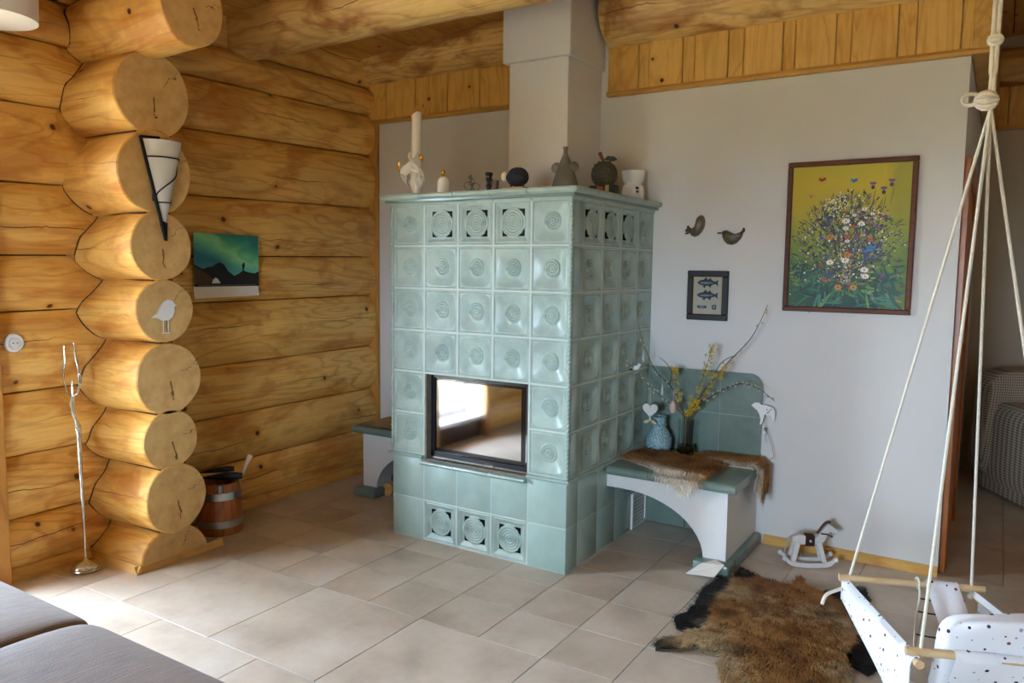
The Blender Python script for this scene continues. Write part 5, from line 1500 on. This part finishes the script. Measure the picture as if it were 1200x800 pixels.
MB().tube(spline([A+e1*.03-Vector((0,0,.03)), A+e1*.02+e2*.0-Vector((0.02,.02,.04)), A-Vector((.035,.045,.055)), A-Vector((.045,.065,.085))]), .006, 8).build('rope_end', ROPE, sw)
for k, dx in enumerate((-.006, .006)):
    MB().tube(spline([K+Vector((dx,0,0)), K+Vector((dx*.4,0,.10)), K+Vector((dx,0,.2)), (K.x+dx+.004, K.y, ceil_z(K.x))]), .0062, 8).build('hanging_rope', ROPE, sw)
for kc, r, n in ((K+Vector((-.012,-.004,.022)), .026, 4), (K+Vector((0,0,.19)), .015, 3)):
    for k in range(n):
        a = k*PI/n; pts = []
        for i in range(16):
            t = 2*PI*i/16; v3 = Vector((r*math.cos(t), r*.75*math.sin(t)*math.cos(a), r*.9*math.sin(t)*math.sin(a)))
            pts.append(kc+v3)
        MB().tube(pts, .0068, 7, closed=True).build('knot_turn', ROPE, sw)
    MB().ball(kc, r*.8, 12, 8).build('knot_core', ROPE, sw)
for k in range(2):
    MB().tube([K+Vector((-.05,-.01+.012*k,.028))+Vector((.022*math.cos(t), .004*math.sin(2*t), .016*math.sin(t))) for t in [2*PI*i/16 for i in range(16)]], .0048, 7, closed=True).build('knot_loop', ROPE, sw)
MB().lathe([(.03,ceil_z(K.x)-.012),(.03,ceil_z(K.x)-.001),(0,ceil_z(K.x)-.001)], (K.x, K.y, 0), 16).build('ceiling_plate', M['steel'], sw)
def sheet(fn, nu, nv, thick, name):
    vs, fs = [], []
    G_ = [[Vector(fn(i/nu, j/nv)) for j in range(nv+1)] for i in range(nu+1)]
    for i in range(nu+1):
        for j in range(nv+1):
            du = G_[min(i+1, nu)][j]-G_[max(i-1, 0)][j]; dv = G_[i][min(j+1, nv)]-G_[i][max(j-1, 0)]
            nn = du.cross(dv); nn = nn.normalized()*thick/2 if nn.length > 1e-9 else Vector((0,0,thick/2))
            vs += [G_[i][j]+nn, G_[i][j]-nn]
    ix = lambda i, j, s: (i*(nv+1)+j)*2+s
    for i in range(nu):
        for j in range(nv):
            fs += [(ix(i,j,0), ix(i+1,j,0), ix(i+1,j+1,0), ix(i,j+1,0)), (ix(i,j,1), ix(i,j+1,1), ix(i+1,j+1,1), ix(i+1,j,1))]
    for i in range(nu): fs += [(ix(i,0,0), ix(i,0,1), ix(i+1,0,1), ix(i+1,0,0)), (ix(i,nv,0), ix(i+1,nv,0), ix(i+1,nv,1), ix(i,nv,1))]
    for j in range(nv): fs += [(ix(0,j,0), ix(0,j+1,0), ix(0,j+1,1), ix(0,j,1)), (ix(nu,j,0), ix(nu,j,1), ix(nu,j+1,1), ix(nu,j+1,0))]
    return MB().add(vs, fs).build(name, STAR, sw, smooth=True, angle=60)
Z3 = Vector((0,0,1))
def wrapsheet(p, q, f0, f1, inward, depth, belly, name, taper=0.0):
    """cloth that wraps over a rod between p and q and hangs down"""
    d = q-p
    def fn(u, v_):
        base = p+d*(f0+(f1-f0)*u)
        if v_ < .25:
            a = PI*(v_/.25); return base+inward*(.0155*math.cos(a)*-1)+Z3*.0155*math.sin(a)
        t = (v_-.25)/.75; dep = depth*(1-taper*(1-u))
        return base+inward*(.0155+belly*math.sin(t*PI*.5))-Z3*dep*t+inward*.004*math.sin(u*9+t*3)
    return sheet(fn, 14, 14, .003, name)
# side strips
def strip(p, q, out, name):
    d = q-p
    def fn(u, v_):
        dep = .055+.165*smooth01(u*.9)
        if v_ < .2:
            a = PI*v_/.2; return p+d*u+out*(.0150*math.cos(a)*-1)+Z3*.015*math.sin(a)
        t = (v_-.2)/.8
        return p+d*u+out*(.015+.018*math.sin(t*PI)*math.sin(u*PI)+.006*math.sin(u*7))-Z3*dep*t
    return sheet(fn, 22, 12, .003, name)
strip(A+up+e1*.02, Cn+up+e1*.02+e2*.02, -e1, 'side_strip'); strip(B_+up-e1*.02, D_+up-e1*.02+e2*.02, e1, 'side_strip')
wrapsheet(Cn, D_, .27, .96, e2, .33, -.10, 'back_panel')
wrapsheet(A, B_, .60, .83, e2, .26, .20, 'crotch_strap')
# seat sling and padded back
sheet(lambda u, v_: A+e1*(.06+.33*u)+e2*(.14+.34*v_)+Z3*(-.30-.03*math.sin(v_*PI)+.0*u), 10, 10, .004, 'seat_sling')
ctr = Cn+e1*.285-e2*.055+Z3*(-.06)
mrot = Matrix((e1, e2, Z3)).transposed() @ Matrix.Rotation(-.22, 3, 'X')
b = MB(); b.pillow((0,0,0), (.19,.034,.170), e=6, n=16); b.v = [tuple(ctr+mrot @ (Vector(q)+Vector((0, .010*math.sin(q[0]*22)*math.cos(q[2]*15), .012*math.cos(q[0]*12))))) for q in b.v]
b.build('back_cushion', STAR, sw, smooth=True, angle=80)
# laced front
c0 = A+(B_-A)*.555; 
cordp = spline([c0+Z3*.016, c0+e2*.02-Z3*.03, c0+e2*.03-e1*.012-Z3*.12, c0+e2*.05-e1*.02-Z3*.24])
MB().tube(cordp, .0036, 7).build('lace_cord', ROPE, sw)
for k, f in enumerate((.40, .60, .80)):
    q0 = cordp[int(f*(len(cordp)-1))]; q1 = q0+e1*.14+Z3*.004
    MB().tube(spline([q0, (q0+q1)/2-Z3*.008, q1]), .0026, 6).build('black_lace', M['black'], sw)
MB().tube([c0+Vector((.016*math.cos(t)*e2.x, .016*math.cos(t)*e2.y, .018*math.sin(t)+.003)) for t in [2*PI*i/14 for i in range(14)]], .0036, 7, closed=True).build('cord_loop', ROPE, sw)

# ================================================================== PASSAGE: CHECKED SOFA
def check():
    m, nt, p = newmat('checked_upholstery'); g = G(nt)
    s = g.sep(g.coord())
    a = g.math('GREATER_THAN', g.math('SINE', g.math('MULTIPLY', g.math('ADD', s[0], s[1]), 330)), 0.2); b_ = g.math('GREATER_THAN', g.math('SINE', g.math('MULTIPLY', s[2], 360)), 0.2)
    col = g.mix(g.math('MULTIPLY', g.math('ADD', a, b_), .5), C('#c2b39f'), C('#6b5947'))
    g.l(col, p.inputs['Base Color']); p.inputs['Roughness'].default_value = .9
    return m
CH = check()
hs = thing('checked_sofa', 'checked fabric armchair standing in the dim passage', 'armchair', (2.1, 2.95, 0))
ca, sa = .5, -.866
def HS(a, w, z): return (1.66+a*ca+w*.866, 3.0+a*sa+w*.5, z)
b = MB(); b.pillow((0,0,0), (.40,.13,.30), e=6, n=12); b.v = [HS(.36+x, .15+y, .34+z) for x, y, z in b.v]; b.build('arm', CH, hs, smooth=True, angle=80)
b = MB(); b.pillow((0,0,0), (.34,.32,.16), e=4, n=10); b.v = [HS(.36+x, .52+y, .34+z) for x, y, z in b.v]; b.build('seat', CH, hs, smooth=True, angle=80)
b = MB(); b.pillow((0,0,0), (.12,.50,.38), e=8, n=12); b.v = [HS(.02+x+.1*z, .48+y, .47+z) for x, y, z in b.v]; b.build('backrest', CH, hs, smooth=True, angle=80)
b = MB(); b.pillow((0,0,0), (.40,.13,.30), e=6, n=12); b.v = [HS(.36+x, .90+y, .34+z) for x, y, z in b.v]; b.build('arm', CH, hs, smooth=True, angle=80)
b = MB(); b.prism([(0,.015),(.70,.015),(.70,.2),(0,.2)], lambda a, d, t: HS(a, t, d), .03, 1.0); b.build('skirt', CH, hs, smooth=False)

# ================================================================== OUTSIDE THE WINDOW
LEAF = MB().add([(0,0,0),(.03,.02,.05),(0,.0,.12),(-.03,.02,.05)], [(0,1,2,3)])
GREEN = simple('shrub_leaves', '#7c9a3c', .6, var=.4, vscale=9)
def shrub(x, y, r, h, label):
    t = thing('shrub', label, 'shrub', (x, y, -.2))
    MB().tube([(x,y,-.2),(x+.03,y,h*.5),(x,y+.04,h*.8)], [.03,.02,.01], 7).build('trunk', TWIG, t)
    V, F_ = [], []; rs3 = random.Random(int(x*100))
    for k in range(1600):
        d = Vector((rs3.gauss(0,1), rs3.gauss(0,1), rs3.gauss(0,1))).normalized()*rs3.uniform(.55, 1)
        c_ = Vector((x+d.x*r, y+d.y*r, h*.55+d.z*h*.55))
        R_ = Matrix.Rotation(rs3.uniform(0,6), 3, 'Z') @ Matrix.Rotation(rs3.uniform(-1.5,1.5), 3, 'X')
        i0 = len(V)
        for q in LEAF.v: V.append(tuple(c_+R_ @ Vector(q)))
        F_.append((i0,i0+1,i0+2,i0+3))
    b = MB(); b.v = V; b.f = F_; b.m = [0]*len(F_); b.build('foliage', GREEN, t, smooth=False)
shrub(-6.2, -4.4, .6, 1.5, 'green shrub in the garden nearest the tall window')
shrub(-7.2, -6.6, 1.0, 1.8, 'larger green shrub further off in the garden')
for k, (x, y, r) in enumerate(((-3.9,-3.4,.16),(-4.3,-3.9,.22),(-4.1,-4.6,.18))):
    b = MB(); b.ball((x,y,-.2+r*.5), (r*1.3,r,r*.75), 14, 9); b.v = [tuple(Vector(q)+(Vector(q)-Vector((x,y,-.1)))*.25*noise.noise(Vector(q)*5)) for q in b.v]
    tag(b.build('garden_rock', simple('pale_rock', '#b5aea2', .9, var=.2)), ['pale garden rock nearest the house','largest pale garden rock','pale garden rock farthest along the window'][k], 'rock')
